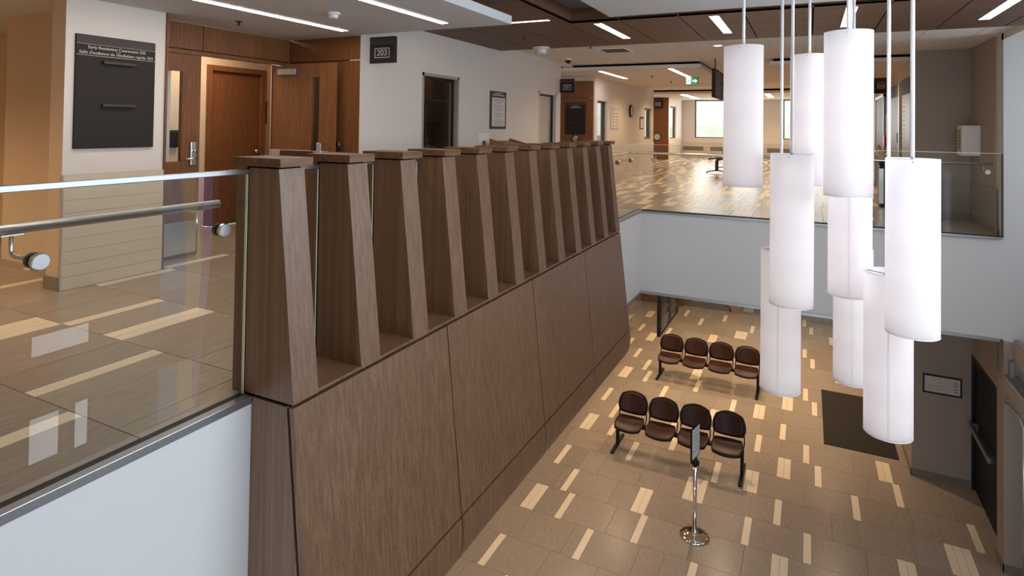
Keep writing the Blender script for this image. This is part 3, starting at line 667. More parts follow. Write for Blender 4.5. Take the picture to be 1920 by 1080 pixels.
# ------------------------------------------------------------------ ceilings
def wood_ceiling():
    mb = MB(); zc = 1.18
    xs = [-4.35, -3.742, -3.115, -2.494, -1.87, -1.235, -0.596, 0.036, 0.683, 1.304, 1.932, 2.56, 3.2]
    ys = [8.36-0.65*i for i in range(18)]
    hx0, hx1, hy1 = -2.432, 3.2, 6.415
    lights = [(-2.205, -2.10), (-0.945, -0.84), (0.315, 0.42), (1.58, 1.685)]
    for i in range(len(xs)-1):
        for j in range(len(ys)-1):
            a, b = xs[i]+0.007, xs[i+1]-0.007; c, e = ys[j+1]+0.0045, ys[j]-0.0045
            cells = [(a, b, c, e)]
            def cut(cells, X0, X1, Y0_, Y1_):
                out = []
                for (p, q, r, s) in cells:
                    if q <= X0 or p >= X1 or s <= Y0_ or r >= Y1_: out.append((p, q, r, s)); continue
                    if p < X0: out.append((p, X0, r, s))
                    if q > X1: out.append((X1, q, r, s))
                    p2, q2 = max(p, X0), min(q, X1)
                    if r < Y0_: out.append((p2, q2, r, Y0_))
                    if s > Y1_: out.append((p2, q2, Y1_, s))
                return out
            cells = cut(cells, hx0, hx1+1, -10, hy1)
            for (l, r) in lights: cells = cut(cells, l, r, 6.53, 7.76)
            cells = cut(cells, -3.9, -2.575, 6.08, 6.16)
            for q in cells:
                if q[1]-q[0] > 0.004 and q[3]-q[2] > 0.004: mb.box(q[0], q[1], q[2], q[3], zc, zc+0.02)
    mb.box(-4.35, 3.2, hy1, 8.36, zc+0.022, zc+0.03, 1).box(-4.35, hx0, -3.0, hy1, zc+0.022, zc+0.03, 1)
    mb.box(hx0-0.004, hx0, -3.0, hy1, zc, zc+0.17).box(hx0, 3.2, hy1, hy1+0.004, zc, zc+0.17)
    struct(mb.build('ceiling', [CEILWOOD, GAP]))
wood_ceiling()
wallbox('ceiling.004', [(-2.43, 3.2, -3.0, 6.41, 1.345, 1.36)], CEILG)
wallbox('ceiling.005', [(-1.926, 2.36, -2.9, 6.245, 1.19, 1.30)], WH)                       # the cloud the pendants hang from
wallbox('ceiling.006', [(-10.0, -5.10, -1.5, 3.52, 0.96, 1.04), (-5.10, -2.515, -1.5, 5.062, 0.96, 1.04), (-5.40, -4.35, 3.40, 5.09, 0.9601, 1.04)][:3], WH)
def tbar(name, x0, x1, y0, y1, z, s=0.61, hole=()):
    mb = MB(); i = x0
    while i < x1:
        j = y0; i2 = min(i+s, x1)
        while j < y1:
            j2 = min(j+2*s, y1)
            mb.box(i+0.006, i2-0.006, j+0.006, j2-0.006, z, z+0.015); j = j2
        i = i2
    mb.box(x0, x1, y0, y1, z+0.004, z+0.02, 1)
    return struct(mb.build(name, [CEILW, WH]))
tbar('ceiling.007', -5.4, 2.4, 8.365, 17.0, 1.262)
tbar('ceiling.008', -6.2, 2.4, 17.0, 28.3, 1.42)
wallbox('ceiling.009', [(-5.40, -1.80, 11.55, 17.0, 1.15, 1.215)], CEILW)
wallbox('trim_11', [(-5.40, -1.86, 11.62, 17.0, 1.215, 1.262), (-0.56, 2.4, 11.62, 17.0, 1.215, 1.262), (-5.40, 1.48, 22.55, 27.3, 1.36, 1.42)], GAP)
wallbox('ceiling.010', [(-0.62, 1.48, 11.55, 17.0, 1.15, 1.215)], CEILW)
wallbox('ceiling.011', [(-6.2, 1.48, 22.5, 27.4, 1.28, 1.36)], CEILW)
wallbox('ceiling.012', [(-4.35, 2.4, 8.36, 8.37, 1.18, 1.262), (2.2, 5.0, 8.3, 9.6, 1.18, 1.3)], CEILW)
wallbox('wall_main_top', [(-4.52, -4.35, 5.09, 18.8, 1.30, 1.62), (-4.52, -4.35, 10.95, 13.06, 1.22, 1.62)], WALLW)

# ------------------------------------------------------------------ ceiling fittings
def strip_light(label, x0, x1, y0, y1, z, m=LED, flush=True, grp=None):
    cut = abs(z-1.18) < 0.001
    o = thing('strip_light', label, 'ceiling light', ((x0+x1)/2, (y0+y1)/2, z), grp)
    e = 0.006; dz = 0.0 if cut else -0.0185
    if flush:
        MB().box(x0, x1, y0, y0+e, z-0.002 if cut else z-0.008, z+0.018 if cut else z-0.0005).box(x0, x1, y1-e, y1, z-0.002 if cut else z-0.008, z+0.018 if cut else z-0.0005).box(x0, x0+e, y0+e, y1-e, z-0.002 if cut else z-0.008, z+0.018 if cut else z-0.0005).box(x1-e, x1, y0+e, y1-e, z-0.002 if cut else z-0.008, z+0.018 if cut else z-0.0005).build('trim', WPAINT, o)
        MB().box(x0+e, x1-e, y0+e, y1-e, z-0.0015 if cut else z-0.0075, z+0.012 if cut else z-0.001).build('diffuser', m, o)
    else:
        MB().box(x0, x1, y0, y1, z-0.004, z+0.0).build('diffuser', m, o)
    return o
strip_light('long glowing strip light over the 203 doorway, nearest the wood header', -4.325, -4.225, 1.9, 4.76, 0.9595)
strip_light('long glowing strip light near the pale edge of the lowered white ceiling', -3.105, -3.02, 1.9, 4.76, 0.9595)
strip_light('strip light in the wood ceiling running across, just past the white ceiling corner', -3.9, -2.575, 6.08, 6.16, 1.18, LEDW)
for x0, x1, lab in [(-2.205, -2.10, 'recessed strip light in the wood ceiling, left of all the pendant rods'), (-0.945, -0.84, 'recessed strip light in the wood ceiling just left of the first pendant rod'),
                    (0.315, 0.42, 'recessed strip light in the wood ceiling behind the crowded middle pendant rods'), (1.58, 1.685, 'recessed strip light in the wood ceiling at the upper right corner')]:
    strip_light(lab, x0, x1, 6.53, 7.76, 1.18)
strip_light('slim strip light in the lowered ceiling in front of the 201 alcove', -3.86, -3.76, 11.75, 13.69, 1.1495)
strip_light('slim strip light in the lowered ceiling left of the green exit sign', -2.43, -2.33, 11.65, 13.65, 1.1495)
strip_light('short far strip light in the ceiling before the window wall', -4.35, -4.1, 23.0, 26.3, 1.2795)
strip_light('short far strip light seen between two pendants', -1.42, -1.22, 23.2, 25.6, 1.2795)
def downlight(x, y, z, lab, r=0.075):
    o = thing('recessed_downlight', lab, 'ceiling light', (x, y, z))
    MB().lathe([(r*0.8, -0.001), (r, -0.004), (r*1.08, 0.0)], x, y, 24, cz=z).build('trim_ring', WPAINT, o)
    MB().lathe([(0.0005, -0.0015), (r*0.82, -0.0015)], x, y, 24, cz=z).build('lens', LEDW, o)
downlight(-1.237, 9.515, 1.262, 'round downlight in the white ceiling left of the nearest top pendant')
downlight(-3.3, 19.2, 1.42, 'small far downlight under the exit sign arrow')
downlight(-4.1, 18.3, 1.42, 'tiny far downlight left of the exit sign')
def sprinkler(x, y, z, lab):
    o = thing('sprinkler_head', lab, 'sprinkler', (x, y, z-0.05))
    MB().lathe([(0.035, 0.0), (0.03, -0.006), (0.008, -0.008), (0.006, -0.03)], x, y, 16, cz=z).build('body', BRONZE, o)
    MB().lathe([(0.0, -0.036), (0.022, -0.036), (0.022, -0.04), (0.0, -0.04)], x, y, 12, cz=z).tube([(x-0.012, y, z-0.008), (x-0.014, y, z-0.02), (x, y, z-0.036)], 0.0025, 6).tube([(x+0.012, y, z-0.008), (x+0.014, y, z-0.02), (x, y, z-0.036)], 0.0025, 6).build('deflector', BRONZE, o)
sprinkler(-4.855, 3.95, 0.96, 'sprinkler head in the lowered ceiling above the 203 doorway')
sprinkler(-3.383, 7.19, 1.18, 'sprinkler head in the wood ceiling next to the camera dome')
sprinkler(-3.1, 13.2, 1.15, 'sprinkler head in the lowered ceiling between its two strip lights')
sprinkler(-3.0, 14.8, 1.15, 'sprinkler head just left of the exit sign')
sprinkler(-3.05, 8.9, 1.262, 'tiny sprinkler at the near edge of the white ceiling')
def smoke(x, y, z, lab, r=0.07):
    o = thing('smoke_detector', lab, 'smoke detector', (x, y, z-0.05))
    MB().lathe([(r, 0.0), (r, -0.012), (r*0.8, -0.02)], x, y, 28, cz=z).build('base', WPAINT, o)
    MB().lathe([(r*0.72, -0.018), (r*0.70, -0.035), (r*0.62, -0.048), (0.0, -0.05)], x, y, 28, cz=z).build('dome', WPAINT, o)
smoke(-3.69, 3.96, 0.96, 'white smoke detector in the lowered ceiling between the two long strip lights', 0.06)
s2 = thing('ceiling_camera', 'white multi-lens camera hanging at the far edge of the wood ceiling', 'camera', (-3.579, 8.2, 1.08))
MB().lathe([(0.13, 0.0), (0.13, -0.018), (0.10, -0.03), (0.085, -0.035)], -3.579, 8.2, 28, cz=1.18).build('mount', WPAINT, s2)
MB().lathe([(0.085, -0.03), (0.085, -0.075), (0.07, -0.095), (0.0, -0.1)], -3.579, 8.2, 28, cz=1.18).build('housing', WPAINT, s2)
mb = MB()
for t in (-110, -70, -150): mb.lathe([(0.018, -0.001), (0.0, 0.004)], -3.579+0.078*cos(radians(t)), 8.2+0.078*sin(radians(t)), 12, cz=1.10)
mb.build('lens', BLACK, s2)
s3 = thing('dome_camera', 'small dark dome camera on the white ceiling near the 201 corner', 'camera', (-3.98, 10.37, 1.17))
MB().lathe([(0.07, 0.0), (0.07, -0.03), (0.06, -0.035)], -3.98, 10.37, 24, cz=1.262).build('mount', WPAINT, s3)
MB().lathe([(0.058, -0.035), (0.05, -0.065), (0.03, -0.085), (0.0, -0.092)], -3.98, 10.37, 24, cz=1.262).build('dome', BLACK, s3)
s4 = thing('air_vent', 'square louvred air vent in the white ceiling past the wood panels', 'vent', (-2.81, 9.5, 1.25))
MB().box(-3.05, -2.60, 9.25, 9.28, 1.252, 1.262).box(-3.05, -2.60, 9.74, 9.77, 1.252, 1.262).box(-3.05, -3.02, 9.28, 9.74, 1.252, 1.262).box(-2.63, -2.60, 9.28, 9.74, 1.252, 1.262).build('frame', WPAINT, s4)
mb = MB()
for i in range(8): mb.box(-3.02, -2.63, 9.30+i*0.055, 9.32+i*0.055, 1.250, 1.262)
mb.build('louvre', DGREY, s4)
ex = thing('exit_sign', 'green running person exit sign with right arrow hanging in the far hall', 'exit sign', (-2.29, 13.5, 0.955))
MB().box(-2.425, -2.150, 13.5, 13.545, 0.955, 1.130).build('case', GREEN, ex, 0.006)
MB().tube([(-2.29, 13.52, 1.128), (-2.29, 13.52, 1.15)], 0.008, 8).build('stem', WPAINT, ex)
yf = 13.497
def fl(pts, m, name): MB().poly([(x, yf, z) for x, z in pts], (0, -0.002, 0)).build(name, m, ex)
fl([(-2.405, 0.975), (-2.315, 0.975), (-2.315, 1.11), (-2.405, 1.11)], EXITW, 'door_symbol')
yf = 13.4945
fl([(-2.275, 1.03), (-2.225, 1.03), (-2.225, 1.00), (-2.172, 1.042), (-2.225, 1.085), (-2.225, 1.055), (-2.275, 1.055)], EXITW, 'arrow')
rm = MB()
def lim(a, b, wd):
    d_ = Vector((b[0]-a[0], 0, b[1]-a[1])); n_ = Vector((-d_.z, 0, d_.x)).normalized()*wd/2
    A = Vector((a[0], yf, a[1])); B = Vector((b[0], yf, b[1]))
    rm.poly([A+n_, B+n_, B-n_, A-n_], (0, -0.002, 0))
lim((-2.352, 1.075), (-2.365, 1.035), 0.016); lim((-2.365, 1.035), (-2.345, 1.012), 0.011); lim((-2.345, 1.012), (-2.355, 0.985), 0.009)
lim((-2.365, 1.035), (-2.382, 1.010), 0.011); lim((-2.382, 1.010), (-2.400, 1.006), 0.009); lim((-2.355, 1.07), (-2.335, 1.05), 0.008); lim((-2.355, 1.07), (-2.378, 1.055), 0.008)
rm.poly([(-2.347+0.009*cos(t*pi/5), yf, 1.09+0.009*sin(t*pi/5)) for t in range(10)], (0, -0.002, 0)); rm.build('running_figure', GREEN, ex)
def board(name, lab, x, y0, y1, z0, z1, n, ztop, cols=2):
    o = thing(name, lab, 'sign', (x, (y0+y1)/2, z0))
    MB().box(x-0.03, x+0.03, y0, y1, z0, z1).build('board', SIGN, o, 0.003)
    mb = MB(); rn = random.Random(5); tm = mat('board_lettering', (0.50, 0.44, 0.38), 0.7)
    h_ = (z1-z0)/(n+2)
    for i in range(n):
        z = z1-(i+1.4)*h_
        for c_ in range(cols):
            ya = y0+0.08+c_*(y1-y0)/cols
            mb.box(x+0.030, x+0.0325, ya, ya+(y1-y0)/cols*rn.uniform(0.45, 0.8), z, z+h_*0.20)
            mb.box(x-0.0325, x-0.030, ya, ya+(y1-y0)/cols*rn.uniform(0.45, 0.8), z, z+h_*0.20)
    mb.build('text_rows', tm, o)
    MB().tube([(x, y0+0.2, z1), (x, y0+0.2, ztop)], 0.008, 8).tube([(x, y1-0.2, z1), (x, y1-0.2, ztop)], 0.008, 8).build('hanger', BLACKM, o)
    return o
board('hanging_directory', 'dark hanging directory sign with rows of text beside the left pendant on the upper floor', -1.498, 11.0, 12.9, 0.56, 1.066, 9, 1.262)
board('hanging_directory', 'dark hanging directory panel with text rows under the white band on the lower floor', -2.42, 11.02, 12.75, -3.78, -2.75, 17, -2.58, 2)

# flag signs and wall signs
def flag(num, lab, x0, x1, y, z0, z1, sub=None):
    o = thing('room_number_sign', lab, 'sign', ((x0+x1)/2, y, z0))
    MB().box(x0, x1, y, y+0.045, z0, z1).build('panel', SIGN, o, 0.002)
    hh = z1-z0
    MB().box(x0+0.004, x1-0.004, y-0.001, y, z1-hh*0.30, z1-0.003).build('header', SIGNG, o)
    if num:
        cx, cz = (x0+x1)/2+0.0, z0+hh*0.38; ww, h2, e = (x1-x0)*0.30, hh*0.19, 0.008
        rb = MB()
        for (a, b, c, dd) in [(-ww, ww, h2-e, h2), (-ww, ww, -h2, -h2+e), (-ww, -ww+e, -h2, h2), (ww-e, ww, -h2, h2)]:
            rb.box(cx+a, cx+b, y-0.003, y-0.0005, cz+c, cz+dd)
        rb.build('number_border', INK, o)
        text('room_number', num, h2*1.75, (cx, y-0.002, cz), '-y', INK, o)
    return o
flag('203', 'dark flag sign reading 203 beside the open wooden doors', -4.345, -4.01, 5.24, 0.672, 0.958)
flag('201', 'dark flag sign reading 201 at the far end of the white wall', -4.345, -4.05, 10.9, 0.665, 0.935)
flag('202', 'faint dark flag sign reading 202 far down the hall', -5.84, -5.42, 25.1, 0.84, 1.26)
el = flag(None, 'dark elevator pictogram sign projecting from the right corridor wall', 1.19, 1.478, 14.4, 0.78, 1.10)
cx, cz, y = 1.33, 0.935, 14.398
rb = MB()
for (a, b, c, dd) in [(-0.07, 0.07, 0.05, 0.06), (-0.07, 0.07, -0.06, -0.05), (-0.07, -0.06, -0.06, 0.06), (0.06, 0.07, -0.06, 0.06)]: rb.box(cx+a, cx+b, y-0.003, y, cz+c, cz+dd)
for k in (-0.038, 0.0, 0.038):
    rb.box(cx+k-0.010, cx+k+0.010, y-0.003, y, cz-0.035, cz+0.012)
    rb.lathe([(0.0, -0.003), (0.009, -0.003), (0.009, 0.0)], cx+k, y, 10, cz=cz+0.026, axis='y')
rb.poly([(cx-0.035, y, cz+0.072), (cx-0.015, y, cz+0.072), (cx-0.025, y, cz+0.09)], (0, -0.003, 0)).poly([(cx+0.015, y, cz+0.09), (cx+0.035, y, cz+0.09), (cx+0.025, y, cz+0.072)], (0, -0.003, 0))
rb.build('elevator_symbol', INK, el)

pq = thing('courtroom_sign', 'large charcoal sign reading Early Resolution Courtroom 203 on the column', 'sign', (-5.085, 2.98, -0.22))
MB().box(-5.10, -5.078, 2.665, 3.292, -0.222, 0.674).build('panel', SIGN, pq, 0.002)
MB().box(-5.078, -5.0765, 2.667, 3.290, 0.604, 0.672).build('wave_band', SIGNG, pq)
wv = MB()
for r_ in range(5):
    zz = 0.662-r_*0.012
    wv.tube([(-5.0765, 2.67+0.615*i/60, zz+0.005*sin(i*0.95+r_*0.8)*cos(i*0.21+r_)) for i in range(61)], 0.0010, 4)
wv.build('wave_lines', mat('wave_line_grey', (0.12, 0.10, 0.10), 0.5), pq)
MB().box(-5.078, -5.0768, 2.667, 3.290, 0.600, 0.602).box(-5.078, -5.0768, 2.667, 3.290, 0.512, 0.515).box(-5.078, -5.0768, 2.96, 3.0, 0.555, 0.558).build('rule_lines', INK, pq)
text('lettering', 'Early Resolution Courtroom 203', 0.034, (-5.0775, 2.978, 0.578), '+x', INK, pq, depth=0.001)
text('lettering', "Salle d'audience de résolution rapide 203", 0.034, (-5.0775, 2.978, 0.536), '+x', INK, pq, depth=0.001, sx=1.04)
for z in (0.455, 0.112):
    MB().box(-5.078, -5.045, 2.855, 3.115, z, z+0.022).build('document_ledge', LEDGE, pq, 0.002)
po = thing('rules_poster', 'dark framed poster of printed rules on the white wall between two dark windows', 'poster', (X1+0.008, 8.31, -0.05))
MB().box(X1, X1+0.014, 8.04, 8.575, -0.045, 0.538).build('frame', SIGNG, po, 0.002)
MB().box(X1+0.014, X1+0.016, 8.09, 8.53, -0.005, 0.44).build('paper', PAPER, po)
mb = MB(); rn = random.Random(2)
for i in range(17):
    a = rn.uniform(0.12, 0.34); z = 0.415-i*0.0245
    if i in (3, 8, 12): continue
    mb.box(X1+0.0155, X1+0.0172, 8.31-a/2*1.1, 8.31+a/2*1.1, z-0.005, z)
mb.build('print', PAPERINK, po)
MB().box(X1+0.014, X1+0.0152, 8.18, 8.44, 0.502, 0.512).box(X1+0.014, X1+0.0152, 8.10, 8.50, 0.472, 0.484).build('header_text', INK, po)
p2 = thing('court_notice', 'dark notice board on the wood panel beside sign 201', 'sign', (-4.81, 13.05, -0.17))
MB().box(-5.06, -4.57, 13.035, 13.06, -0.165, 0.57).build('panel', SIGN, p2, 0.002)
MB().box(-5.055, -4.575, 13.033, 13.035, 0.50, 0.565).build('header', SIGNG, p2)
MB().box(-4.90, -4.72, 13.032, 13.0345, 0.475, 0.485).box(-4.95, -4.67, 13.032, 13.0345, 0.445, 0.455).build('lettering', INK, p2)
MB().box(-4.93, -4.70, 13.01, 13.035, 0.36, 0.375).build('document_ledge', LEDGE, p2)
MB().box(-4.93, -4.70, 13.01, 13.035, 0.09, 0.105).build('document_ledge', LEDGE, p2)
def stop(x, y, z, lab, r=0.055):
    o = thing('door_hold_open', lab, 'door holder', (x, y, z))
    MB().lathe([(r, 0.0), (r, -0.03), (r*0.85, -0.045)], x, y, 28, cz=z, axis='y').build('rim', BRONZE, o)
    MB().lathe([(r*0.8, -0.03), (r*0.55, -0.036), (0.0, -0.03)], x, y, 24, cz=z, axis='y').build('magnet', STEEL if y > 6 else BLACK, o)
stop(-4.66, 5.09, -0.232, 'round dark magnetic door holder on the wood wall behind the open door', 0.075)
stop(-4.80, 13.06, -0.262, 'round steel door holder on the wood panel under the 201 notice', 0.085)
stop(-5.66, 25.2, -0.36, 'round steel door holder on the far wood panel of 202', 0.16)
p3 = thing('notice_sheet', 'tall pale notice sheet with small print beside the first bright window', 'poster', (X1, 14.6, 0.0))
MB().box(X1, X1+0.012, 14.26, 14.98, -0.03, 0.51).build('frame', mat('pale_blue_frame', (0.40, 0.42, 0.45), 0.5), p3); MB().box(X1+0.012, X1+0.014, 14.32, 14.92, 0.0, 0.42).build('paper', PAPER, p3)
rp_ = mat('red_print', (0.35, 0.20, 0.18), 0.8)
for j in range(2):
    mb = MB()
    for i in range(5): mb.box(X1+0.0135, X1+0.016, 14.38+j*0.28, 14.54+j*0.28, 0.04+i*0.075, 0.06+i*0.075)
    mb.build('print_column', rp_, p3)
ck = thing('wall_clock', 'round wall clock seen edge on between the far notices', 'clock', (X1, 16.1, 0.4))
MB().lathe([(0.17, 0.0), (0.17, 0.03), (0.155, 0.05), (0.14, 0.045)], X1, 16.1, 32, cz=0.46, axis='x').build('rim', BLACK, ck)
MB().lathe([(0.145, 0.04), (0.0005, 0.04)], X1, 16.1, 32, cz=0.46, axis='x').build('dial', PAPER, ck)
MB().box(X1+0.042, X1+0.045, 16.092, 16.108, 0.46, 0.57).box(X1+0.042, X1+0.045, 16.1, 16.18, 0.452, 0.468).build('hands', BLACK, ck)
p4 = thing('notice_sheet', 'small pale notice just left of the second bright window', 'poster', (X1, 17.35, 0.0))
MB().box(X1, X1+0.012, 17.10, 17.52, -0.03, 0.33).build('frame', SIGNG, p4); MB().box(X1+0.012, X1+0.014, 17.15, 17.47, 0.0, 0.26).build('paper', PAPER, p4)
sw = thing('thermostat_plate', 'white wall plate with grey slot below the rules poster', 'wall plate', (X1, 7.85, -0.32))
MB().box(X1, X1+0.012, 7.70, 8.02, -0.36, -0.11).build('plate', WPAINT, sw, 0.003); MB().box(X1+0.012, X1+0.02, 7.82, 7.90, -0.31, -0.22).build('slot', DGREY, sw, 0.002)
wf = thing('wall_sprinkler', 'small beige sidewall fitting at the top of the peach wall', 'sprinkler', (-7.8, 3.5, 0.85))
MB().lathe([(0.0, -0.09), (0.03, -0.09), (0.04, -0.05), (0.06, -0.02), (0.06, 0.0)], -7.78, 3.52, 18, cz=0.86, axis='y').build('body', PEACH, wf)

# lectern behind the fins
lc = thing('lectern', 'light wood lectern top with raised sides peeping over the wooden fins', 'lectern', (-3.9, 8.0, UP))
MB().box(-4.15, -3.78, 7.75, 8.35, UP, -0.331).build('body', LAM, lc)
MB().poly([(-4.17, 7.72, -0.34), (-3.72, 7.72, -0.34), (-3.80, 7.72, -0.28), (-4.17, 7.72, -0.185)], (0, 0.02, 0)).build('side_cheek', LAM, lc)
MB().poly([(-4.17, 8.36, -0.34), (-3.72, 8.36, -0.34), (-3.80, 8.36, -0.28), (-4.17, 8.36, -0.185)], (0, 0.02, 0)).build('side_cheek', LAM, lc)
MB().poly([(-4.17, 7.741, -0.33), (-3.74, 7.741, -0.33), (-3.74, 7.741, -0.31), (-4.17, 7.741, -0.22)], (0, 0.618, 0)).build('desk_top', LAM, lc)

# ------------------------------------------------------------------ pendants
PEND = [(1, -0.48, 5.24, 0.679, -0.446, 'slim white pendant drum lamp of the top tier, leftmost of all'),
        (2, -0.112, 5.06, -0.181, -1.321, 'white pendant lamp of the middle tier hanging left of centre'),
        (3, 0.005, 5.87, 0.660, -0.470, 'white pendant lamp of the top tier partly hidden behind the tall nearest one'),
        (4, 0.247, 4.79, 0.690, -0.437, 'white pendant lamp of the top tier that hangs highest and in front of the others'),
        (5, 0.292, 5.39, -0.135, -1.243, 'white pendant lamp of the middle tier directly below the highest lamp'),
        (6, 0.352, 6.01, -1.017, -2.157, 'white pendant lamp of the bottom tier hanging behind the middle column'),
        (7, 0.612, 4.70, -0.174, -1.320, 'large looking white pendant lamp of the middle tier, rightmost of all'),
        (8, 0.515, 5.06, -1.000, -2.170, 'white pendant lamp of the bottom tier that hangs lowest at the right'),
        (9, -0.200, 5.45, -0.986, -2.140, 'white pendant lamp of the bottom tier at the left, above the benches')]
R_ = 0.1525
for n, x, y, zt_, zb, lab in PEND:
    zc = zt_-1.14; o = thing('pendant_lamp', lab, 'pendant lamp', (x, y, zc), 'cluster of white pendant lamps')
    sh = MB().lathe([(R_, 0.0), (R_, 1.14)], x, y, 64, cz=zc).build('shade', SHADE, o)
    MB().lathe([(R_+0.001, 0.0), (R_+0.0015, 0.004), (R_-0.001, 0.004)], x, y, 64, cz=zc).build('bottom_rim', WPAINT, sh)
    MB().lathe([(R_+0.001, 1.136), (R_+0.0015, 1.14), (R_-0.001, 1.14)], x, y, 64, cz=zc).build('top_rim', WPAINT, sh)
    sa = radians(-95 if n in (9, 8, 6, 5) else (20 if n == 3 else 80))
    sm = MB(); sm.add([(x+(R_+0.0012)*cos(sa+t), y+(R_+0.0012)*sin(sa+t), z) for z in (zc, zc+1.14) for t in (-0.045, 0.0, 0.045)], [(0, 1, 4, 3), (1, 2, 5, 4)], 0, True)
    sm.build('seam', SHADE, sh)
    MB().lathe([(0.0005, 0.02), (R_-0.004, 0.02)], x, y, 48, cz=zc).build('bottom_diffuser', SHADE, o)
    sp = MB()
    for k in range(3):
        t = k*2*pi/3+0.4; sp.tube([(x, y, zt_-0.02), (x+R_*cos(t), y+R_*sin(t), zt_-0.02)], 0.004, 6)
    sp.lathe([(0.0, -0.05), (0.028, -0.05), (0.028, 0.0), (0.012, 0.01), (0.012, 0.03)], x, y, 16, cz=zt_-0.01)
    sp.build('spider_fitting', ALU, o)
    MB().tube([(x, y, zt_+0.01), (x, y, 1.185)], 0.0125, 14).build('stem', WPAINT, o)
    MB().lathe([(0.0005, -0.03), (0.06, -0.03), (0.065, 0.0)], x, y, 24, cz=1.19).build('canopy', WPAINT, o)
    for q in (0.16, 0.43, 0.71, 0.98):
        l_ = lamp('pendant_bulb', 'POINT', (x, y, zc+q), 0.26, NEUT, radius=0.05)
        l_.parent = o; l_.location = (0, 0, q)

# ------------------------------------------------------------------ benches
def sq(u, v, k=3.4): return u*sqrt(1-v*v/k), v*sqrt(1-u*u/k)
def beam_bench(name, label, loc, wood_m, metal, pitch=0.525, n=4, arc=False, rz=0.0, group=None, panel=None):
    # local axes: x along the beam, seats face -y; origin on the floor at the middle
    o = thing(name, label, 'bench', loc, group, rz=rz); o['_o'] = (0, 0, 0)
    W_ = pitch*n; x0 = -W_/2
    MB().box(x0+0.02, -x0-0.02, -0.02, 0.05, 0.355, 0.405).build('beam', metal, o, 0.004)
    for sx in (-1, 1):
        lx = sx*(W_/2-0.045)
        if not arc:
            MB().box(lx-0.028, lx+0.028, -0.345, 0.345, 0.0, 0.035).box(lx-0.024, lx+0.024, -0.03, 0.06, 0.03, 0.37).build('leg', metal, o, 0.008)
        else:
            MB().tube([(lx, -0.30, 0.012), (lx, -0.2, 0.05), (lx, -0.05, 0.075), (lx, 0.05, 0.075), (lx, 0.2, 0.05), (lx, 0.30, 0.012)], 0.016, 8).box(lx-0.03, lx+0.03, -0.045, 0.045, 0.06, 0.36).build('leg', metal, o)
    cap = (1, -1)
    for i in range(n):
        cx = x0+pitch*(i+0.5)
        def seat_fn(u, v):
            a, b = sq(u, v, 4.0)
            return (cx+a*0.235, -0.06+b*0.215, 0.445+0.030*a*a*0.5+0.018*b*abs(b)-0.03*max(0, -b)**2*1.2-0.012*(1-a*a)*(1-b*b))
        seat = MB().shell(seat_fn, th=0.016).build('seat', wood_m, o)
        MB().shell(lambda u, v: (Vector(seat_fn(u*1.02, v*1.02))-Vector((0, 0, 0.017))), th=0.014).build('seat_rim', metal, seat)
        def back_fn(u, v, s=1.0, dy=0.0, ks=3.0):
            a, b = sq(u, v, ks)
            return (cx+a*0.235*s*(1-0.04*b), 0.225+0.055*b-0.055*a*a+dy, 0.655+b*0.155*s+0.02*(1-a*a)*(1 if b > 0 else 0)*b)
        bk = MB().shell(lambda u, v: back_fn(u, v, 0.93), th=0.014).build('backrest', wood_m, o)
        MB().shell(lambda u, v: back_fn(u, v, 1.09, 0.014), th=0.018).build('back_shell', metal, bk)
        fr = MB()
        for s in (-1, 1):
            ex_ = cx+s*0.222
            fr.tube([(ex_, 0.02, 0.385), (ex_+s*0.012, 0.10, 0.40), (ex_+s*0.014, 0.165, 0.43), (ex_+s*0.012, 0.175, 0.50), (ex_+s*0.004, 0.17, 0.58), (ex_, 0.195, 0.70), (ex_-s*0.01, 0.225, 0.78)], 0.010, 8)
        fr.tube([(cx-0.20, 0.205, 0.515), (cx, 0.235, 0.512), (cx+0.20, 0.205, 0.515)], 0.011, 8)
        fr.build('seat_frame', metal, o)
    return o
b1 = beam_bench('waiting_bench', 'four-seat dark wood beam bench nearer the camera, behind the sign stanchion', (-1.92, 10.21, LOW), DARKW, BLACKM)
b2 = copy_tree(b1); b2.location = (-1.92, 13.51, LOW+OZ)
b2['label'] = 'four-seat dark wood beam bench farther back, partly behind a pendant lamp'
b1['group'] = b2['group'] = 'four-seat benches of the lower lobby'
b3 = beam_bench('waiting_bench', 'dark beam bench seen from its end on the upper floor behind the left pendant', (-2.42, 19.6, UP), mat('bench_grey', (0.25, 0.25, 0.28), 0.2), NAVY, n=4, arc=True, rz=radians(-90))

# entrance mat
tag(MB().box(0.265, 1.375, 11.90, 14.34, LOW, LOW+0.012).build('entrance_mat', MATC, bevel=0.004), 'dark brown entrance mat on the lower floor behind the lowest pendant', 'mat')

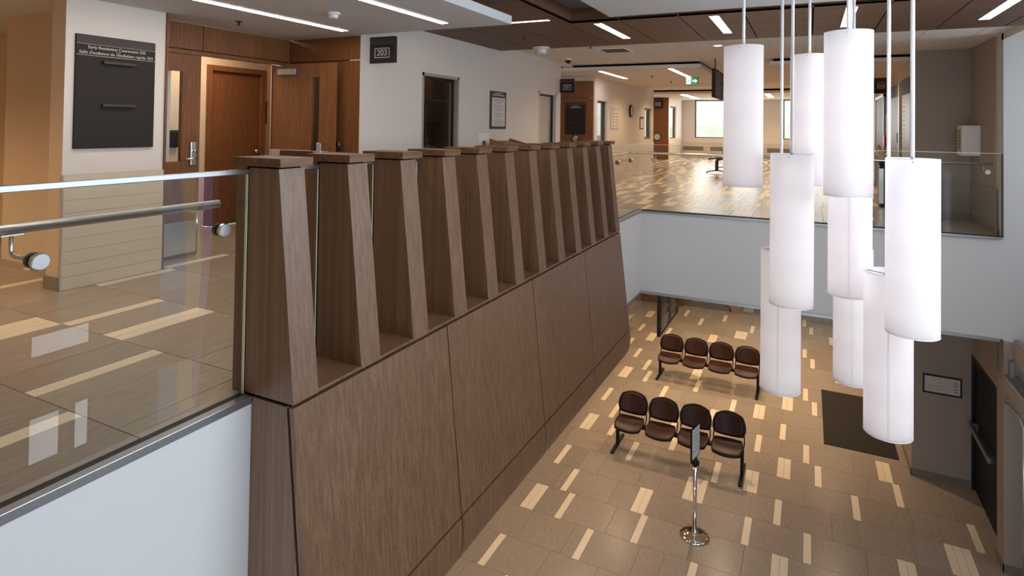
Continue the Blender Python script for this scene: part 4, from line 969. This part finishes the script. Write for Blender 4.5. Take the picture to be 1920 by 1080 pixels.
# stanchion with sign
st = thing('sign_stanchion', 'chrome post on a round base holding a framed sign, in front of the near bench', 'stanchion', (-1.345, 8.42, LOW))
MB().lathe([(0.0, 0.0), (0.19, 0.0), (0.195, 0.010), (0.185, 0.020), (0.12, 0.034), (0.05, 0.042), (0.034, 0.055), (0.0, 0.055)], -1.345, 8.42, 48, cz=LOW).build('base', CHROME, st)
MB().tube([(-1.345, 8.42, LOW+0.05), (-1.345, 8.42, -4.52)], 0.026, 24).build('pole', CHROME, st)
MB().lathe([(0.0, 0.0), (0.034, 0.0), (0.036, 0.02), (0.036, 0.09), (0.028, 0.11), (0.0, 0.11)], -1.345, 8.42, 24, cz=-4.52).box(-1.40, -1.29, 8.40, 8.44, -4.50, -4.45).build('head', BLACK, st)
a_ = radians(77.0)
dx, dy = cos(a_)*0.5, sin(a_)*0.5
def sgn_box(hw, t, z0, z1, off=0.0):
    u = Vector((cos(a_), sin(a_), 0)); n_ = Vector((sin(a_), -cos(a_), 0)); c_ = Vector((-1.345, 8.42, 0))+n_*off
    pts = [c_-u*hw-n_*t, c_+u*hw-n_*t, c_+u*hw+n_*t, c_-u*hw+n_*t]
    return MB().poly([(p.x, p.y, z0) for p in pts], (0, 0, z1-z0))
sf = sgn_box(0.135, 0.010, -4.41, -3.99).build('sign_frame', BLACKM, st)
sgn_box(0.120, 0.0015, -4.395, -4.005, 0.0105).build('sign_sheet', mat('grey_blue_sheet', (0.60, 0.66, 0.70), 0.5), sf)
mb = MB(); u = Vector((cos(a_), sin(a_), 0)); n_ = Vector((sin(a_), -cos(a_), 0)); c_ = Vector((-1.345, 8.42, 0))+n_*0.0125
for i in range(6):
    z = -4.06-i*0.05; hw = 0.07+0.02*(i % 2)
    A = c_-u*hw; B = c_+u*hw
    mb.poly([(A.x, A.y, z), (B.x, B.y, z), (B.x, B.y, z+0.007), (A.x, A.y, z+0.007)], n_*0.001)
mb.build('sign_print', PAPERINK, sf)

# framed plan on the pillar
fp = thing('framed_floor_plan', 'black framed plan on the taupe pillar of the lower lobby', 'picture', (1.89, 11.49, -4.11))
mb = MB()
fx0, fx1, fz0, fz1 = 1.638, 2.141, -4.099, -3.81
mb.box(fx0, fx1, 11.47, 11.5, fz0, fz0+0.02).box(fx0, fx1, 11.47, 11.5, fz1-0.02, fz1).box(fx0, fx0+0.02, 11.47, 11.5, fz0+0.02, fz1-0.02).box(fx1-0.02, fx1, 11.47, 11.5, fz0+0.02, fz1-0.02).build('frame', BLACK, fp)
MB().box(fx0+0.02, fx1-0.02, 11.485, 11.5, fz0+0.02, fz1-0.02).build('sheet', PAPER, fp)
mb = MB(); rn = random.Random(9)
for i in range(16):
    a = fx0+0.06+rn.random()*0.26; b = fz0+0.05+rn.random()*0.17
    mb.box(a, a+rn.uniform(0.02, 0.07), 11.4835, 11.485, b, b+0.003)
    mb.box(a, a+0.003, 11.4835, 11.485, b, b+rn.uniform(0.015, 0.035))
for i in range(4): mb.box(fx1-0.10, fx1-0.05, 11.4835, 11.485, fz0+0.06+i*0.045, fz0+0.075+i*0.045)
mb.build('plan_lines', mat('plan_ink', (0.30, 0.20, 0.20), 0.8), fp)

# vestibule front of the lower lobby
vs = thing('door_5', '', '', (-2.7, 19.15, LOW), kind='structure')
MB().box(-3.36, -2.06, 19.12, 19.18, LOW, LOW+0.10).box(-3.40, -3.34, 19.12, 19.18, LOW, -2.6).box(-2.10, -2.02, 19.12, 19.18, LOW, -2.6).build('door_frame', ALU, vs)
MB().box(-3.34, -2.10, 19.14, 19.152, LOW+0.10, -2.6).build('pane', GLW, vs)
wallbox('wall_lobby_column', [(-2.02, -1.78, 19.0, 19.24, LOW, -2.58)], mat('reddish_panel', (0.33, 0.19, 0.13), 0.5))
wallbox('window_8', [(-1.78, 1.48, 19.14, 19.152, LOW, -2.58)], GLW)

# ------------------------------------------------------------------ daylight openings that the balustrade glass mirrors
SKYP = mat('sky_lit_window', (0.8, 0.85, 0.9), 0.4, emis=(0.86, 0.93, 1.0), estr=5.0)
def epane(n, y0, y1, z0, z1, m):
    o = thing('window_%d' % n, '', '', (2.35, (y0+y1)/2, z0), kind='structure')
    MB().box(2.335, 2.36, y0, y1, z0, z1).build('pane', m, o)
    MB().box(2.325, 2.36, y0-0.03, y0, z0-0.03, z1+0.03).box(2.325, 2.36, y1, y1+0.03, z0-0.03, z1+0.03).box(2.325, 2.36, y0, y1, z1, z1+0.03).box(2.325, 2.36, y0, y1, z0-0.03, z0).build('window_frame', ALU, o)
epane(9, 3.42, 3.97, -2.46, -2.25, SKYP); epane(10, 3.42, 3.69, -3.56, -3.10, SKYP); epane(11, 3.85, 3.98, -3.58, -3.09, SKYP); epane(12, 2.75, 3.05, -2.45, -2.15, SKYP)
banner = thing('coloured_glass_panel', 'tall blue, yellow and violet glass panel mirrored in the near balustrade', 'glass panel', (2.33, 5.15, -2.6))
cols = [((0.30, 0.52, 0.80), 0.0, 0.42), ((0.80, 0.80, 0.50), 0.42, 0.72), ((0.42, 0.30, 0.72), 0.72, 1.0)]
for (c_, a, b) in cols:
    mm = mat('tinted_glass_%d' % int(a*100), c_, 0.3, emis=c_, estr=1.5)
    for (z0, z1) in ((-2.55, -0.72), (-3.72, -3.08)):
        mb = MB(); N_ = 14
        for i in range(N_):
            za = z0+(z1-z0)*i/N_; zb = z0+(z1-z0)*(i+1)/N_
            def wob(t, z): return 4.80+0.70*t+(0.05*sin((z+2.6)*2.4) if 0.01 < t < 0.99 else 0)
            mb.poly([(2.345, wob(a, za), za), (2.345, wob(b, za), za), (2.345, wob(b, zb), zb), (2.345, wob(a, zb), zb)], (0.008, 0, 0))
        mb.build('glass_stripe', mm, banner)

# ------------------------------------------------------------------ outdoors
wallbox('ground', [(-120, 120, 29.5, 200, -6.2, -6.0), (-120, -6.6, -60, 29.5, -6.2, -6.0)], GRASS)
tag(bpy.data.objects['ground'], '', ''); g_ = bpy.data.objects['ground']
for k_ in ('label', 'category'): del g_[k_]
hl = MB(); rn = random.Random(12); N_ = 90; pr = []
for i in range(N_+1): pr.append((-60+i*1.4, 0.9+0.9*sin(i*0.21)+0.5*sin(i*0.9+1)+rn.uniform(-0.2, 0.2)))
for (xa, za), (xb, zb) in zip(pr[:-1], pr[1:]):
    hl.quad([(xa, 108, -6.1), (xb, 108, -6.1), (xb, 112, zb*0.6), (xa, 112, za*0.6)], 0, True)
    hl.quad([(xa, 112, za*0.6), (xb, 112, zb*0.6), (xb, 118, zb+0.6), (xa, 118, za+0.6)], 0, True)
    hl.quad([(xa, 118, za+0.6), (xb, 118, zb+0.6), (xb, 125, -6.1), (xa, 125, -6.1)], 0, True)
struct(hl.build('hills', mat('autumn_hillside', (0.80, 0.74, 0.56), 0.95, noise=((0.35, 0.35, 0.35), 0.35))))
def shrub(x, y, r, h, lab, seed, m=LEAF):
    rn = random.Random(seed); mb = MB()
    for i in range(900):
        t = rn.uniform(0, 2*pi); f = rn.random()**0.4; zz = rn.random()
        rad = r*f*sqrt(max(0.05, 1-(zz-0.4)**2*1.6))
        p = Vector((x+rad*cos(t), y+rad*sin(t), -6.0+zz*h)); s = r*0.10
        a = Vector((rn.uniform(-1, 1), rn.uniform(-1, 1), rn.uniform(-1, 1))).normalized(); b = a.orthogonal().normalized()
        mb.quad([p+a*s, p+b*s, p-a*s, p-b*s])
    o = thing('tree', lab, 'tree', (x, y, -6.0))
    mb.build('foliage', m, o); MB().tube([(x, y, -6.0), (x, y, -6.0+h*0.6)], [0.12, 0.05], 8).build('trunk', BRONZE, o)
shrub(-13.5, 41.0, 2.4, 6.3, 'bushy green tree outside, seen through the first window of the far wall', 4)
shrub(-11.5, 34.5, 2.0, 5.9, 'light green tree outside in the narrow window nearest the 201 panel', 5)
shrub(-36.5, 88.0, 3.4, 6.4, 'small round tree outside on the horizon through the far narrow window', 8)
tag(MB().box(-30, -18.0, 78, 84, -6.0, -4.2+2.6).poly([(-31, 77.6, -1.6), (-17.5, 77.6, -1.6), (-24, 77.6, 0.2)], (0, 6.5, 0), 1).build('brick_house', [BRICKR, DGREY]), 'low red brick house outside, seen through a narrow window', 'house')

for o in bpy.data.objects:
    if '_o' in o: del o['_o']
